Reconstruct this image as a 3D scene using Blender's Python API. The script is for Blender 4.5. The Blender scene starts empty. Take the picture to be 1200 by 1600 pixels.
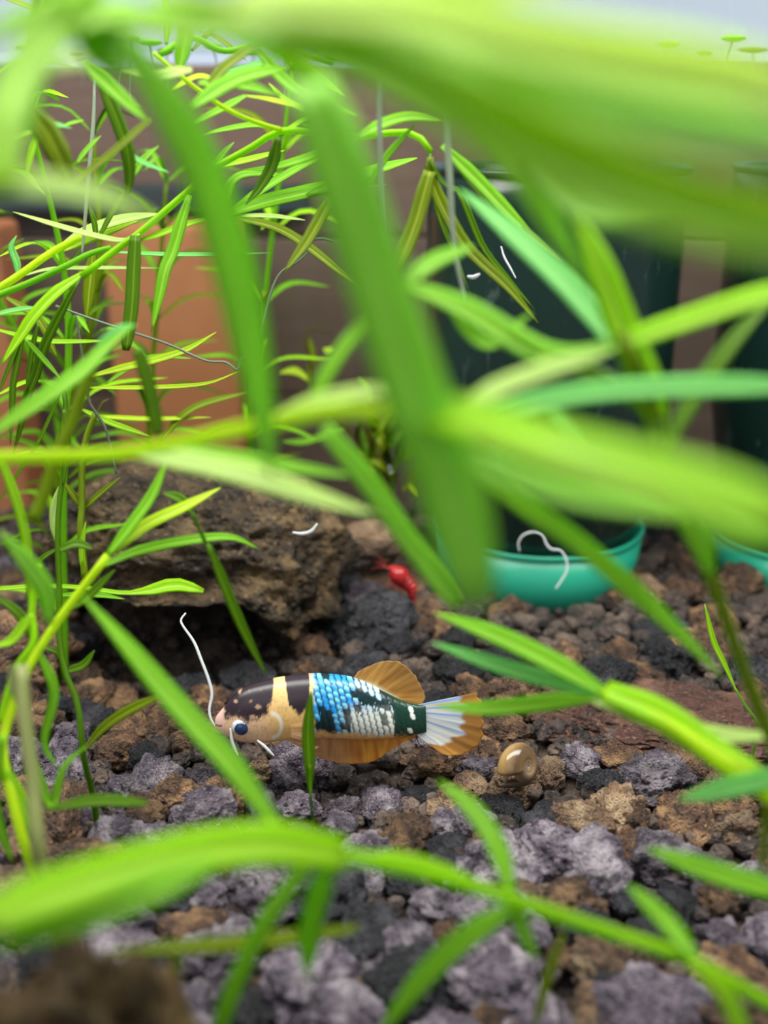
import bpy, math, random
import numpy as np
from mathutils import Vector, noise
R = math.radians
S = 0.01                                   # everything below is written in centimetres
scene = bpy.context.scene
COL = scene.collection
rng = random.Random(7)

# ------------------------------------------------------------------ camera, world, lights
CAM = Vector((0, 0, 10.0)); PITCH = R(20); FPX = 800 / math.tan(R(25))
FW = Vector((0, math.cos(PITCH), -math.sin(PITCH)))
UP = Vector((0, math.sin(PITCH), math.cos(PITCH)))
RT = Vector((1, 0, 0))
cam_d = bpy.data.cameras.new('camera'); cam = bpy.data.objects.new('camera', cam_d); COL.objects.link(cam)
cam.location = CAM * S; cam.rotation_euler = (R(90) - PITCH, 0, 0)
cam_d.sensor_fit = 'VERTICAL'; cam_d.sensor_height = 24; cam_d.lens = 12 / math.tan(R(25))
cam_d.clip_start = 0.002; cam_d.clip_end = 20
cam_d.dof.use_dof = True; cam_d.dof.focus_distance = 17.5 * S
cam_d.dof.aperture_fstop = cam_d.lens / 3.2
scene.camera = cam
w = bpy.data.worlds.new('room'); scene.world = w; w.use_nodes = True
w.node_tree.nodes['Background'].inputs[0].default_value = (0.88, 0.92, 1.0, 1)
w.node_tree.nodes['Background'].inputs[1].default_value = 0.26


def area(name, loc, rot, sx, sy, power, col):
    l = bpy.data.lights.new(name, 'AREA'); l.shape = 'RECTANGLE'; l.size = sx * S; l.size_y = sy * S
    l.energy = power; l.color = col
    o = bpy.data.objects.new(name, l); COL.objects.link(o)
    o.location = Vector(loc) * S; o.rotation_euler = rot
    return o


area('aquarium_lamp', (1, 15.5, 24), (0, 0, 0), 44, 10, 1.9, (1.0, 0.98, 0.92))
area('room_side_light', (-10, -30, 45), (R(42), 0, R(-16)), 60, 50, 0.85, (0.92, 0.95, 1.0))  # broad soft light from the unseen room on the camera side
scene.view_settings.view_transform = 'Standard'; scene.view_settings.look = 'None'
scene.view_settings.gamma = 1; scene.view_settings.use_curve_mapping = False
scene.view_settings.exposure = 0.22
scene.cycles.use_denoising = True
scene.cycles.max_bounces = 8; scene.cycles.transparent_max_bounces = 16


# ------------------------------------------------------------------ helpers
def P(x, y, d):
    return CAM + FW * d + RT * ((x - 600) / FPX * d) + UP * (-(y - 800) / FPX * d)


def G(x, y, z=0.0):
    v = FW + RT * ((x - 600) / FPX) + UP * (-(y - 800) / FPX)
    return CAM + v * ((z - CAM.z) / v.z)


def tag(o, label=None, cat=None, group=None, kind=None):
    if label: o['label'] = label
    if cat: o['category'] = cat
    if group: o['group'] = group
    if kind: o['kind'] = kind
    return o


def empty(name, loc):
    o = bpy.data.objects.new(name, None); o.empty_display_size = 0.002
    COL.objects.link(o); o.location = Vector(loc) * S
    return o


def obj(name, V, F, mat, parent=None, uv=None, col=None, smooth=True):
    V = np.array(V, dtype=float)
    me = bpy.data.meshes.new(name)
    if parent is None:
        loc = np.array([(V[:, 0].min() + V[:, 0].max()) / 2, (V[:, 1].min() + V[:, 1].max()) / 2, V[:, 2].min()])
    else:
        p, q = Vector((0, 0, 0)), parent
        while q is not None:
            p += q.location; q = q.parent
        loc = np.array(p) / S
    me.from_pydata(((V - loc) * S).tolist(), [], F)
    if smooth: me.polygons.foreach_set('use_smooth', [True] * len(me.polygons))
    li = np.zeros(len(me.loops), dtype=np.int32); me.loops.foreach_get('vertex_index', li)
    if uv is not None:
        lay = me.uv_layers.new(name='UVMap'); lay.data.foreach_set('uv', np.array(uv, dtype=np.float32)[li].ravel())
    if col is not None:
        a = me.color_attributes.new('Col', 'FLOAT_COLOR', 'POINT')
        c = np.ones((len(V), 4), dtype=np.float32); cc = np.array(col, dtype=np.float32); c[:, :cc.shape[1]] = cc
        a.data.foreach_set('color', c.ravel())
    me.materials.append(mat); me.update()
    o = bpy.data.objects.new(name, me); COL.objects.link(o)
    if parent is None: o.location = Vector(loc) * S
    else: o.parent = parent
    return o


def spline(pts, n):
    """Catmull-Rom through pts (list of equal-length tuples), n samples, even in arc length."""
    p = np.array(pts, dtype=float)
    if len(p) == 2: p = np.array([p[0], (p[0] + p[1]) / 2, p[1]])
    q = np.vstack([2 * p[0] - p[1], p, 2 * p[-1] - p[-2]])
    out = []
    for i in range(1, len(q) - 2):
        for t in np.linspace(0, 1, 12, endpoint=False):
            a, b, c, d = q[i - 1], q[i], q[i + 1], q[i + 2]
            out.append(.5 * (2 * b + (c - a) * t + (2 * a - 5 * b + 4 * c - d) * t * t + (3 * b - a - 3 * c + d) * t ** 3))
    out.append(q[-2]); out = np.array(out)
    L = np.concatenate([[0], np.cumsum(np.linalg.norm(np.diff(out[:, :3], axis=0), axis=1))])
    s = np.linspace(0, L[-1], n)
    return np.stack([np.interp(s, L, out[:, k]) for k in range(out.shape[1])], axis=1)


def path_px(pts, d):
    """pixel polyline + depth(s) along the view axis -> world points"""
    n = len(pts)
    ds = list(d) if isinstance(d, (tuple, list)) else [d, d]
    ds = [float(np.interp(q, (4, 5.3, 6, 8, 10, 12, 14, 40), (4.2, 5.3, 7.0, 9.6, 11.5, 13.0, 14.2, 40))) for q in ds]
    xs = np.interp(np.linspace(0, 1, n), np.linspace(0, 1, len(ds)), ds)
    return [tuple(P(x, y, dd)) for (x, y), dd in zip(pts, xs)], float(np.mean(ds))


def tube(pts, rad, n=16, k=8):
    """rad: number or list along the path -> V, F"""
    c = spline(pts, n)
    rr = np.interp(np.linspace(0, 1, n), np.linspace(0, 1, len(rad)), rad) if isinstance(rad, (list, tuple)) else [rad] * n
    T = np.gradient(c, axis=0); V, F = [], []
    nv = np.array([0.31, -.52, .79])
    for i in range(n):
        t = T[i] / (np.linalg.norm(T[i]) + 1e-9)
        nv = nv - t * nv.dot(t); nv /= np.linalg.norm(nv) + 1e-9
        b = np.cross(t, nv)
        for j in range(k):
            a = 2 * math.pi * j / k
            V.append(c[i] + rr[i] * (math.cos(a) * nv + math.sin(a) * b))
    for i in range(n - 1):
        for j in range(k):
            j2 = (j + 1) % k
            F.append((i * k + j, i * k + j2, (i + 1) * k + j2, (i + 1) * k + j))
    F.append(tuple(range(k))[::-1]); F.append(tuple((n - 1) * k + j for j in range(k)))
    return V, F


def prof_leaf(t): return min(1, .42 + 2.4 * t) * (1 - .93 * max(0, (t - .5) / .5) ** 2)
def prof_band(t): return min(1, .75 + 1.2 * t) * (1 - .5 * max(0, (t - .8) / .2) ** 2)
def prof_lens(t): return .10 + .9 * math.sin(math.pi * min(1, max(0, t))) ** .8
def prof_tip(t): return .35 if t < .68 else .35 + .75 * math.sin(math.pi * (t - .68) / .32) ** .8 * (1 if t < .97 else .6)


PROF = dict(leaf=prof_leaf, band=prof_band, lens=prof_lens, tip=prof_tip)


def ribbon(wpts, width, prof='leaf', hint=None, fold=.30, n=15, wave=0.0):
    """a leaf blade with a thin closed cross-section -> V, F, uv"""
    c = spline(wpts, n); T = np.gradient(c, axis=0)
    V, F, UV = [], [], []
    us = [-1, -.5, 0, .5, 1, .5, 0, -.5]
    h0 = np.array(hint if hint is not None else (-FW * .8 + Vector((0, 0, 1)) * .6))
    ph = rng.uniform(0, 6)
    for i in range(n):
        t = T[i] / (np.linalg.norm(T[i]) + 1e-9)
        h = h0 - t * h0.dot(t); h /= np.linalg.norm(h) + 1e-9
        b = np.cross(t, h); tt = i / (n - 1)
        wd = width * .5 * PROF[prof](tt); th = max(.006, width * .06) * (.5 + .5 * PROF[prof](tt))
        for j, u in enumerate(us):
            z = fold * abs(u) * wd + wave * wd * math.sin(ph + 9 * tt) * u
            if j > 4: z -= th
            V.append(c[i] + b * (u * wd) + h * z); UV.append((u * .5 + .5, tt))
    k = 8
    for i in range(n - 1):
        for j in range(k):
            j2 = (j + 1) % k
            F.append((i * k + j, i * k + j2, (i + 1) * k + j2, (i + 1) * k + j))
    F.append(tuple(range(k))[::-1]); F.append(tuple((n - 1) * k + j for j in range(k)))
    return V, F, UV


# ------------------------------------------------------------------ materials
def srgb(r, g, b):
    return tuple(((c / 255) / 12.92 if c / 255 <= .04045 else ((c / 255 + .055) / 1.055) ** 2.4) for c in (r, g, b)) + (1,)


class NT:
    def __init__(self, name):
        self.m = bpy.data.materials.new(name); self.m.use_nodes = True
        self.t = self.m.node_tree; self.t.nodes.clear()
        self.out = self.n('ShaderNodeOutputMaterial')

    def n(self, typ, **kw):
        nd = self.t.nodes.new(typ)
        for k, v in kw.items(): setattr(nd, k, v)
        return nd

    def l(self, a, b): self.t.links.new(a, b)

    def val(self, sock, v):
        if hasattr(v, 'links') or hasattr(v, 'is_linked'): self.l(v, sock)
        else: sock.default_value = v

    def mix(self, f, a, b, typ='MIX'):
        m = self.n('ShaderNodeMix', data_type='RGBA', blend_type=typ)
        self.val(m.inputs[0], f); self.val(m.inputs[6], a); self.val(m.inputs[7], b)
        return m.outputs[2]

    def ramp(self, fac, stops, interp='LINEAR'):
        r = self.n('ShaderNodeValToRGB'); r.color_ramp.interpolation = interp
        el = r.color_ramp.elements
        while len(el) < len(stops): el.new(.5)
        for e, (p, c) in zip(el, stops): e.position = p; e.color = c if len(c) == 4 else (*c, 1)
        self.l(fac, r.inputs[0]); return r.outputs[0]

    def noise(self, vec, scale, detail=4, rough=.55, dist=0):
        t = self.n('ShaderNodeTexNoise'); t.inputs['Scale'].default_value = scale; t.inputs['Detail'].default_value = detail
        t.inputs['Roughness'].default_value = rough; t.inputs['Distortion'].default_value = dist
        if vec is not None: self.l(vec, t.inputs['Vector'])
        return t.outputs['Fac']

    def math(self, op, a, b=0.0):
        m = self.n('ShaderNodeMath', operation=op); self.val(m.inputs[0], a); self.val(m.inputs[1], b); return m.outputs[0]

    def bump(self, h, strength=.5, dist=.001):
        b = self.n('ShaderNodeBump'); b.inputs['Strength'].default_value = strength; b.inputs['Distance'].default_value = dist
        self.l(h, b.inputs['Height']); return b.outputs[0]

    def princ(self, col, rough=.5, spec=.4, normal=None, **kw):
        p = self.n('ShaderNodeBsdfPrincipled')
        self.val(p.inputs['Base Color'], col); self.val(p.inputs['Roughness'], rough)
        self.val(p.inputs['Specular IOR Level'], spec)
        if normal is not None: self.l(normal, p.inputs['Normal'])
        for k, v in kw.items(): self.val(p.inputs[k.replace('_', ' ')], v)
        return p.outputs[0]

    def mixs(self, f, a, b):
        m = self.n('ShaderNodeMixShader'); self.val(m.inputs[0], f); self.l(a, m.inputs[1]); self.l(b, m.inputs[2]); return m.outputs[0]

    def done(self, s): self.l(s, self.out.inputs['Surface']); return self.m


BW = lambda v: (v, v, v, 1)


def leaf_mat(name, col, rib, trans=.55, rough=.38):
    n = NT(name)
    uv = n.n('ShaderNodeTexCoord'); sep = n.n('ShaderNodeSeparateXYZ'); n.l(uv.outputs['UV'], sep.inputs[0])
    a = n.math('ABSOLUTE', n.math('SUBTRACT', sep.outputs[0], .5))
    ribf = n.ramp(a, [(0, BW(1)), (.035, BW(.8)), (.075, BW(0))])
    mp = n.n('ShaderNodeMapping'); n.l(uv.outputs['UV'], mp.inputs[0]); mp.inputs['Scale'].default_value = (9, 1.4, 1)
    v = n.noise(mp.outputs[0], 3.0, 3)
    g = n.noise(uv.outputs['Object'], 260, 3)
    c0 = n.mix(n.ramp(v, [(.3, BW(0)), (.7, BW(1))]), tuple(c * .80 for c in col[:3]) + (1,), tuple(min(1, c * 1.2) for c in col[:3]) + (1,))
    c0 = n.mix(n.math('MULTIPLY', g, .22), c0, tuple(c * .6 for c in col[:3]) + (1,))
    c = n.mix(ribf, c0, rib)
    p = n.princ(c, rough, .22)
    t = n.n('ShaderNodeBsdfTranslucent'); n.l(n.mix(.55, c, (.95, 1.0, .10, 1), 'MULTIPLY'), t.inputs[0])
    return n.done(n.mixs(trans, p, t.outputs[0]))


LM = {
    'bright': leaf_mat('leaf_bright', srgb(172, 228, 22), srgb(222, 244, 100)),
    'yellow': leaf_mat('leaf_yellow', srgb(206, 236, 34), srgb(236, 246, 120)),
    'mid': leaf_mat('leaf_mid', srgb(138, 206, 34), srgb(190, 230, 84)),
    'dark': leaf_mat('leaf_dark', srgb(94, 140, 8), srgb(140, 180, 36)),
    'olive': leaf_mat('leaf_olive', srgb(132, 156, 14), srgb(188, 200, 60)),
    'pale': leaf_mat('leaf_pale', srgb(212, 240, 140), srgb(234, 248, 186), .6),
    'blue': leaf_mat('leaf_blue', srgb(128, 212, 110), srgb(178, 232, 146)),
    'fresh': leaf_mat('leaf_fresh', srgb(168, 226, 84), srgb(206, 240, 130), .62),
    'brown': leaf_mat('leaf_brown', srgb(92, 84, 30), srgb(130, 130, 50), .35),
    'straw': leaf_mat('leaf_straw', srgb(168, 174, 110), srgb(196, 200, 150), .35),
}


def rock_mat(name, dark, mid, light, sc=1.0, rough=.52, spec=.6, rnd=True, mottled=.5):
    n = NT(name)
    tc = n.n('ShaderNodeTexCoord'); oi = n.n('ShaderNodeObjectInfo')
    vec = n.n('ShaderNodeVectorMath', operation='ADD'); n.l(tc.outputs['Object'], vec.inputs[0])
    if rnd: n.l(oi.outputs['Random'], vec.inputs[1])
    vec = vec.outputs[0]
    a = n.noise(vec, 330 * sc, 6, .6, .4); b = n.noise(vec, 1500 * sc, 5, .65); c = n.noise(vec, 110 * sc, 3)
    vo = n.n('ShaderNodeTexVoronoi'); vo.inputs['Scale'].default_value = 900 * sc; n.l(vec, vo.inputs['Vector'])
    pit = n.ramp(vo.outputs['Distance'], [(.12, BW(0)), (.5, BW(1))])
    base = n.mix(n.ramp(a, [(.32, BW(0)), (.66, BW(1))]), dark, mid)
    base = n.mix(n.math('MULTIPLY', n.ramp(c, [(.48, BW(0)), (.66, BW(1))]), mottled), base, light)
    base = n.mix(n.math('MULTIPLY', n.ramp(b, [(.56, BW(0)), (.72, BW(1))]), .8), base, light)
    if rnd:
        hv = n.n('ShaderNodeHueSaturation'); n.l(base, hv.inputs['Color'])
        n.l(n.math('ADD', n.math('MULTIPLY', oi.outputs['Random'], .7), .65), hv.inputs['Value']); base = hv.outputs[0]
    h = n.math('ADD', n.math('MULTIPLY', b, .8), n.math('MULTIPLY', pit, .5))
    return n.done(n.princ(base, n.ramp(b, [(.3, BW(rough - .2)), (.7, BW(rough + .15))]), spec, n.bump(h, 1.0, .0014)))


RM = {
    'purple': rock_mat('lava_purple', srgb(40, 32, 44), srgb(130, 114, 132), srgb(238, 222, 232)),
    'brown': rock_mat('lava_brown', srgb(44, 31, 26), srgb(116, 84, 68), srgb(224, 174, 126)),
    'tan': rock_mat('lava_tan', srgb(74, 54, 44), srgb(160, 122, 96), srgb(236, 204, 164)),
    'black': rock_mat('lava_black', srgb(14, 14, 19), srgb(48, 46, 54), srgb(132, 128, 140), mottled=.25),
    'red': rock_mat('lava_red', srgb(58, 36, 32), srgb(116, 76, 66), srgb(196, 148, 122)),
    'big': rock_mat('lava_big', srgb(34, 25, 18), srgb(98, 76, 54), srgb(206, 166, 114), .75),
    'ground': rock_mat('substrate', srgb(24, 20, 21), srgb(76, 62, 60), srgb(164, 138, 124), .9, rnd=False),
    'mulm': rock_mat('mulm_rock', srgb(42, 31, 16), srgb(86, 66, 38), srgb(138, 112, 68), .5, spec=.2),
}


def simple(name, col, rough=.5, spec=.4, var=.25, sc=120, bump=.2, trans=0, **kw):
    n = NT(name); tc = n.n('ShaderNodeTexCoord'); f = n.noise(tc.outputs['Object'], sc, 5)
    c = n.mix(f, tuple(x * (1 - var) for x in col[:3]) + (1,), tuple(min(1, x * (1 + var)) for x in col[:3]) + (1,))
    s = n.princ(c, rough, spec, n.bump(f, bump, .0008), **kw)
    if trans:
        t = n.n('ShaderNodeBsdfTranslucent'); n.l(c, t.inputs[0]); s = n.mixs(trans, s, t.outputs[0])
    return n.done(s)


M_thread = simple('thread_white', srgb(236, 236, 240), .25, .7, .08, trans=.3)
M_root = simple('root_grey', srgb(150, 162, 140), .4, .5, .15, trans=.4)
M_rootd = simple('root_dark', srgb(96, 98, 84), .4, .4, .2)
M_teal = simple('teal_plastic', srgb(48, 178, 146), .3, .5, .10, 60, .05, trans=.35)


def tumbler_mat():
    n = NT('dark_green_plastic'); tc = n.n('ShaderNodeTexCoord')
    mp = n.n('ShaderNodeMapping'); n.l(tc.outputs['Object'], mp.inputs[0]); mp.inputs['Scale'].default_value = (1, 1, .25)
    f = n.noise(mp.outputs[0], 160, 7, .7, 1.5); g = n.noise(tc.outputs['Object'], 30, 2)
    c = n.mix(n.ramp(f, [(.6, BW(0)), (.78, BW(.35))]), n.mix(g, srgb(14, 30, 27), srgb(26, 52, 46)), srgb(150, 170, 160))
    return n.done(n.princ(c, .22, .5))


M_tumbler = tumbler_mat()


def wood_mat(name, c1, c2, scale=(1, 1, 9), sc=26):
    n = NT(name); tc = n.n('ShaderNodeTexCoord'); mp = n.n('ShaderNodeMapping'); n.l(tc.outputs['Object'], mp.inputs[0])
    mp.inputs['Scale'].default_value = scale
    f = n.noise(mp.outputs[0], sc, 6, .6, .6)
    return n.done(n.princ(n.mix(f, c1, c2), .55, .3, n.bump(f, .2, .001)))


M_wood = wood_mat('wall_wood', srgb(86, 64, 58), srgb(126, 97, 88))
M_rail = wood_mat('rail_paint', srgb(40, 46, 52), srgb(58, 64, 70))
M_terra = simple('terracotta', srgb(222, 134, 94), .75, .2, .16, 70, .4)
M_white = simple('white_paint', srgb(225, 226, 230), .5, .3, .04)


def emit_mat(name, col, st):
    n = NT(name); tc = n.n('ShaderNodeTexCoord'); f = n.noise(tc.outputs['Object'], 6, 2)
    e = n.n('ShaderNodeEmission'); n.l(n.mix(f, col, (min(1, col[0] * 1.2), min(1, col[1] * 1.15), 1, 1)), e.inputs[0]); e.inputs[1].default_value = st
    return n.done(e.outputs[0])


M_day = emit_mat('window_day', (.72, .76, 1.0, 1), .95)


def glass_mat(name, tint, refl=.08, rough=.05):
    n = NT(name); t = n.n('ShaderNodeBsdfTransparent'); t.inputs[0].default_value = tint
    g = n.n('ShaderNodeBsdfGlossy'); g.inputs['Roughness'].default_value = rough
    lw = n.n('ShaderNodeFresnel'); lw.inputs[0].default_value = 1.2
    return n.done(n.mixs(n.math('ADD', n.math('MULTIPLY', lw.outputs[0], .6), refl * .3), t.outputs[0], g.outputs[0]))


M_glass = glass_mat('tank_glass', (.90, .95, .93, 1))
M_bubble = glass_mat('bubble', (.93, 1, .95, 1), .35)


def water_mat():
    n = NT('water'); t = n.n('ShaderNodeBsdfTransparent'); t.inputs[0].default_value = (.97, .99, .98, 1)
    g = n.n('ShaderNodeBsdfGlossy'); g.inputs['Roughness'].default_value = .08
    tc = n.n('ShaderNodeTexCoord'); f = n.noise(tc.outputs['Object'], 40, 2)
    n.l(n.bump(f, .3, .002), g.inputs['Normal'])
    return n.done(n.mixs(.10, t.outputs[0], g.outputs[0]))


M_water = water_mat()


# ------------------------------------------------------------------ the setting
def box(x0, x1, y0, y1, z0, z1):
    V = [(x, y, z) for x in (x0, x1) for y in (y0, y1) for z in (z0, z1)]
    F = [(0, 1, 3, 2), (4, 6, 7, 5), (0, 4, 5, 1), (2, 3, 7, 6), (0, 2, 6, 4), (1, 5, 7, 3)]
    return V, F


def bevel_box(name, x0, x1, y0, y1, z0, z1, mat, parent=None, bev=.1):
    o = obj(name, *box(x0, x1, y0, y1, z0, z1), mat, parent, smooth=False)
    m = o.modifiers.new('bevel', 'BEVEL'); m.width = bev * S; m.segments = 3
    return o


def nz(x, y, z=0.0): return noise.noise(Vector((x, y, z)))


def H(x, y):
    h = .22 * nz(x / 2.6, y / 2.6, 3.1) + .12 * nz(x / .9, y / .9, 7.7)
    h -= .75 * math.exp(-(((x + 4.2) / 2.4) ** 2 + ((y - 18.9) / 1.7) ** 2))      # hollow under the big rock
    h -= .30 * math.exp(-(((x + .6) / 3.0) ** 2 + ((y - 15.2) / 1.0) ** 2))
    return h


xs = np.linspace(-16, 16, 170); ys = np.linspace(3, 28, 150)
V = [(x, y, H(x, y) - .18 + .07 * nz(x * 3, y * 3)) for y in ys for x in xs]
F = [(j * 170 + i, j * 170 + i + 1, (j + 1) * 170 + i + 1, (j + 1) * 170 + i) for j in range(149) for i in range(169)]
tag(obj('floor', V, F, RM['ground']), 'dark crumbly lava soil covering the tank bottom', 'tank floor', kind='structure')

tag(obj('wall_glass_back', *box(-18, 18, 28.1, 28.5, -1.2, 12.6), M_glass, smooth=False), 'clear rear glass pane of the fish tank', 'glass pane', kind='structure')
wall = tag(empty('wall_back', (0, 34, -3)), 'mauve brown wooden board wall standing behind the tank glass', 'wall', kind='structure')
zz = -3
for i, h in enumerate((4.6, 4.9, 4.85)):
    bevel_box('board', -34, 34, 34, 35.2, zz, zz + h - .06, M_wood, wall, .12); zz += h
bevel_box('rail', -34, -2.2, 33.2, 34.02, 7.25, 8.0, M_rail, wall, .08)
tag(obj('water_surface', *box(-18, 18, 1.2, 28.1, 11.30, 11.34), M_water, smooth=False), 'still clear water surface above the plants', 'water', kind='structure')

win = tag(empty('window_1', (0, 75, 8)), 'bright white window beyond the wooden board wall', 'window', kind='structure')
for i in range(4):
    x0 = -60 + i * 30
    obj('pane', *box(x0 + .8, x0 + 29.2, 75.4, 75.8, 9, 60), M_day, win, smooth=False)
for i in range(5):
    x0 = -60 + i * 30
    obj('mullion', *box(x0 - .8, x0 + .8, 74.6, 76, 9, 60), M_white, win, smooth=False)
obj('sill', *box(-62, 62, 73.5, 76, 7.6, 9), M_white, win, smooth=False)

# two terracotta bricks between the glass and the wall
for (xa, xb, yt, lab) in ((205, 392, 292, 'orange terracotta brick on end behind the rear glass, beside the hanging thread'),
                          (-130, 62, 300, 'orange terracotta brick on end behind the dense clump of stems')):
    d = 34.0; a, b = P(xa, 500, d), P(xb, 500, d); top = P(0, yt, d).z
    t = bevel_box('terracotta_brick', a.x, b.x, 31.0, 33.1, -3, min(top, 7.1), M_terra, None, .22)
    tag(t, lab, 'brick', 'terracotta bricks behind the glass')

# ------------------------------------------------------------------ rocks
ICO = {}


def ico(sub):
    if sub not in ICO:
        import bmesh
        bm = bmesh.new(); bmesh.ops.create_icosphere(bm, subdivisions=sub, radius=1)
        ICO[sub] = ([v.co.copy() for v in bm.verts], [tuple(v.index for v in f.verts) for f in bm.faces]); bm.free()
    return ICO[sub]


def lava(sub, seed, rough=.28, pit=.16, pitsc=3.2, flat=.75, fine=.05):
    vs, fs = ico(sub); o = Vector((seed * 3.7, seed * 1.3, -seed * 2.1)); out = []
    for v in vs:
        k = 1 + rough * noise.noise(v * 1.1 + o) + rough * .6 * noise.noise(v * 2.3 + o) + fine * noise.noise(v * 8 + o) + fine * .6 * noise.noise(v * 17 + o)
        if pit:
            d1 = noise.voronoi(v * pitsc * .62 + o)[0]; k += pit * 1.5 * (.42 - d1[0])                       # knobs
            d2 = noise.voronoi(v * pitsc * 1.25 - o)[0]; k -= pit * .95 * max(0, 1 - d2[0] / .36) ** .6       # holes
            d3 = noise.voronoi(v * pitsc * 2.6 + o * 2)[0]; k -= pit * .42 * max(0, 1 - d3[0] / .40) ** .6
        out.append((v.x * k, v.y * k * .92, v.z * k * flat))
    return np.array(out), fs


def placed_rock(name, c, size, seed, mat, label, cat='rock', sub=5, rz=0, **kw):
    V, F = lava(sub, seed, **kw); V = V * np.array(size)
    ca, sa = math.cos(rz), math.sin(rz); V = np.stack([V[:, 0] * ca - V[:, 1] * sa, V[:, 0] * sa + V[:, 1] * ca, V[:, 2]], 1)
    return tag(obj(name, V + np.array(c), F, mat), label, cat)


# the big overhanging lava rock
vs, fs = ico(6); o = Vector((5.2, 1.7, 3.3)); V = []
for v in vs:
    p = Vector((math.copysign(abs(v.x) ** .8, v.x), math.copysign(abs(v.y) ** .85, v.y), math.copysign(abs(v.z) ** .75, v.z)))
    k = 1 + .10 * noise.noise(v * 1.3 + o) + .10 * noise.noise(v * 2.9 + o) + .06 * noise.noise(v * 6.5 + o) + .028 * noise.noise(v * 15 + o)
    dd = noise.voronoi(v * 9 + o)[0]; k -= .085 * max(0, 1 - dd[0] / .42) ** .6
    dd = noise.voronoi(v * 20 - o)[0]; k -= .038 * max(0, 1 - dd[0] / .45) ** .6; k += .05 * (.4 - noise.voronoi(v * 5 + o)[0][0])
    k += .030 * math.floor(4 * noise.noise(Vector((v.x * 1.5, v.y * 1.5, v.z * 5)) + o)) * .5
    x, y, z = p.x * 3.0 * k, p.y * 2.2 * k, p.z * 1.85 * k
    z += -.10 * x - .25 * max(0, -x - 1.2)               # top slopes off
    wx, wy, wz = -3.85 + x, 21.0 + y, 1.45 + z
    open_ = 1 / (1 + math.exp((wx + 2.35) / .22)) * (1 / (1 + math.exp((wy - 22.0) / .25)))
    ceil_ = 1.42 + .22 * noise.noise(Vector((wx, wy, 9))) + .10 * noise.noise(Vector((wx * 3, wy * 3, 2)))
    if wz < ceil_: wz += (ceil_ - wz) * open_ * .96
    V.append((wx, wy, wz))
tag(obj('lava_rock', V, fs, RM['big']), 'large brown porous lava rock with a dark cave under its front edge', 'rock')

placed_rock('lava_rock', G(600, 985, .35) + Vector((0, .4, 0)), (.75, .7, .85), 11, RM['black'], 'blue-black pitted lava lump beside the big brown rock', rough=.3, pit=.2, pitsc=2.6)
placed_rock('river_stone', P(583, 843, 24.2), (.80, .6, .62), 23, RM['tan'], 'smooth pale tan stone behind the red shrimp', cat='stone', rough=.12, pit=0, fine=.02)
placed_rock('river_stone', P(610, 905, 24.4) + Vector((0, 0, -.55)), (1.6, .8, .9), 29, RM['brown'], 'dark brown stone under the pale tan stone', cat='stone', rough=.16, pit=.05)
placed_rock('lava_rock', (-7.0, 19.0, .25), (1.0, .9, 1.15), 31, RM['brown'], 'brown lava chunk propping the big rock by the left stems', rough=.3)
placed_rock('lava_slab', G(1040, 1130, .0) + Vector((0, 0, .02)), (2.6, 1.5, .42), 41, RM['red'], 'flat reddish brown lava slab right of the snail', rz=-.2, rough=.16, pit=.10, pitsc=5, sub=6, flat=.8, fine=.07)
placed_rock('lava_slab', G(700, 1170, 0) + Vector((.2, .3, -.15)), (1.5, .8, .35), 43, RM['brown'], 'low brown lava slab under the tail of the fish', rough=.2, pit=.16)
placed_rock('mulm_rock', Vector((P(140, 1610, 8.8).x, P(140, 1610, 8.8).y, 1.5)), (1.1, .95, 3.0), 47, RM['mulm'], 'olive brown mulm covered rock in front corner below the arching stem', rough=.28, pit=.2, pitsc=2.4)
placed_rock('lava_rock', G(45, 1325, .2), (.5, .45, .45), 49, RM['tan'], 'small peach coloured stone at the foot of the straw coloured stem', sub=4)

FISH_D = 17.2
DISH = [(P(842, 812, 25.2), 2.38), (P(1275, 825, 25.4), 2.38)]

kinds = [('purple', 'purple-grey pitted lava pebble on the tank bottom'), ('brown', 'brown pitted lava pebble on the tank bottom'),
         ('tan', 'pale tan lava pebble on the tank bottom'), ('black', 'blackish lava pebble on the tank bottom')]
bases = [lava(5, 100 + i, .30, .22, 2.2 + .4 * (i % 4), .80, .06) for i in range(10)]
meshes = {}


def pebble_mesh(i, kind):
    if (i, kind) not in meshes:
        V, F = bases[i]; me = bpy.data.meshes.new('lava_pebble'); me.from_pydata((V * S).tolist(), [], F)
        me.polygons.foreach_set('use_smooth', [True] * len(me.polygons)); me.materials.append(RM[kind]); meshes[(i, kind)] = me
    return meshes[(i, kind)]


cand = []
prng = random.Random(21)
y = 7.2
while y < 27.6:
    step = .44 + .24 * prng.random()
    half = .40 * math.hypot(y, 10) + .8; x = -half
    while x < half:
        px_, py_ = x + prng.uniform(-.2, .2), y + prng.uniform(-.2, .2)
        r = prng.choice((.20, .25, .30, .36, .43, .56)) * prng.uniform(.85, 1.15) * (.88 if y > 13.5 else 1)
        x += r * 1.35 + .1
        if any((px_ - c.x) ** 2 + (py_ - c.y) ** 2 < (rr * .92) ** 2 for c, rr in DISH): continue
        if ((px_ + 3.7) / 2.9) ** 2 + ((py_ - 21.2) / 2.2) ** 2 < 1: continue
        g = G(1040, 1130)
        if ((px_ - g.x) / 2.1) ** 2 + ((py_ - g.y) / 1.1) ** 2 < 1: r *= .6
        z = H(px_, py_) + r * .15
        fish_zone = abs(px_ + .5) < 2.4 and abs(py_ - 15.0) < .7
        if fish_zone: r = min(r, .34); z = min(z, -.05)
        cand.append((px_, py_, z, r, prng.random(), prng.random() * 6.28, prng.uniform(-.5, .5), prng.randrange(10)))
    y += step


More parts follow.
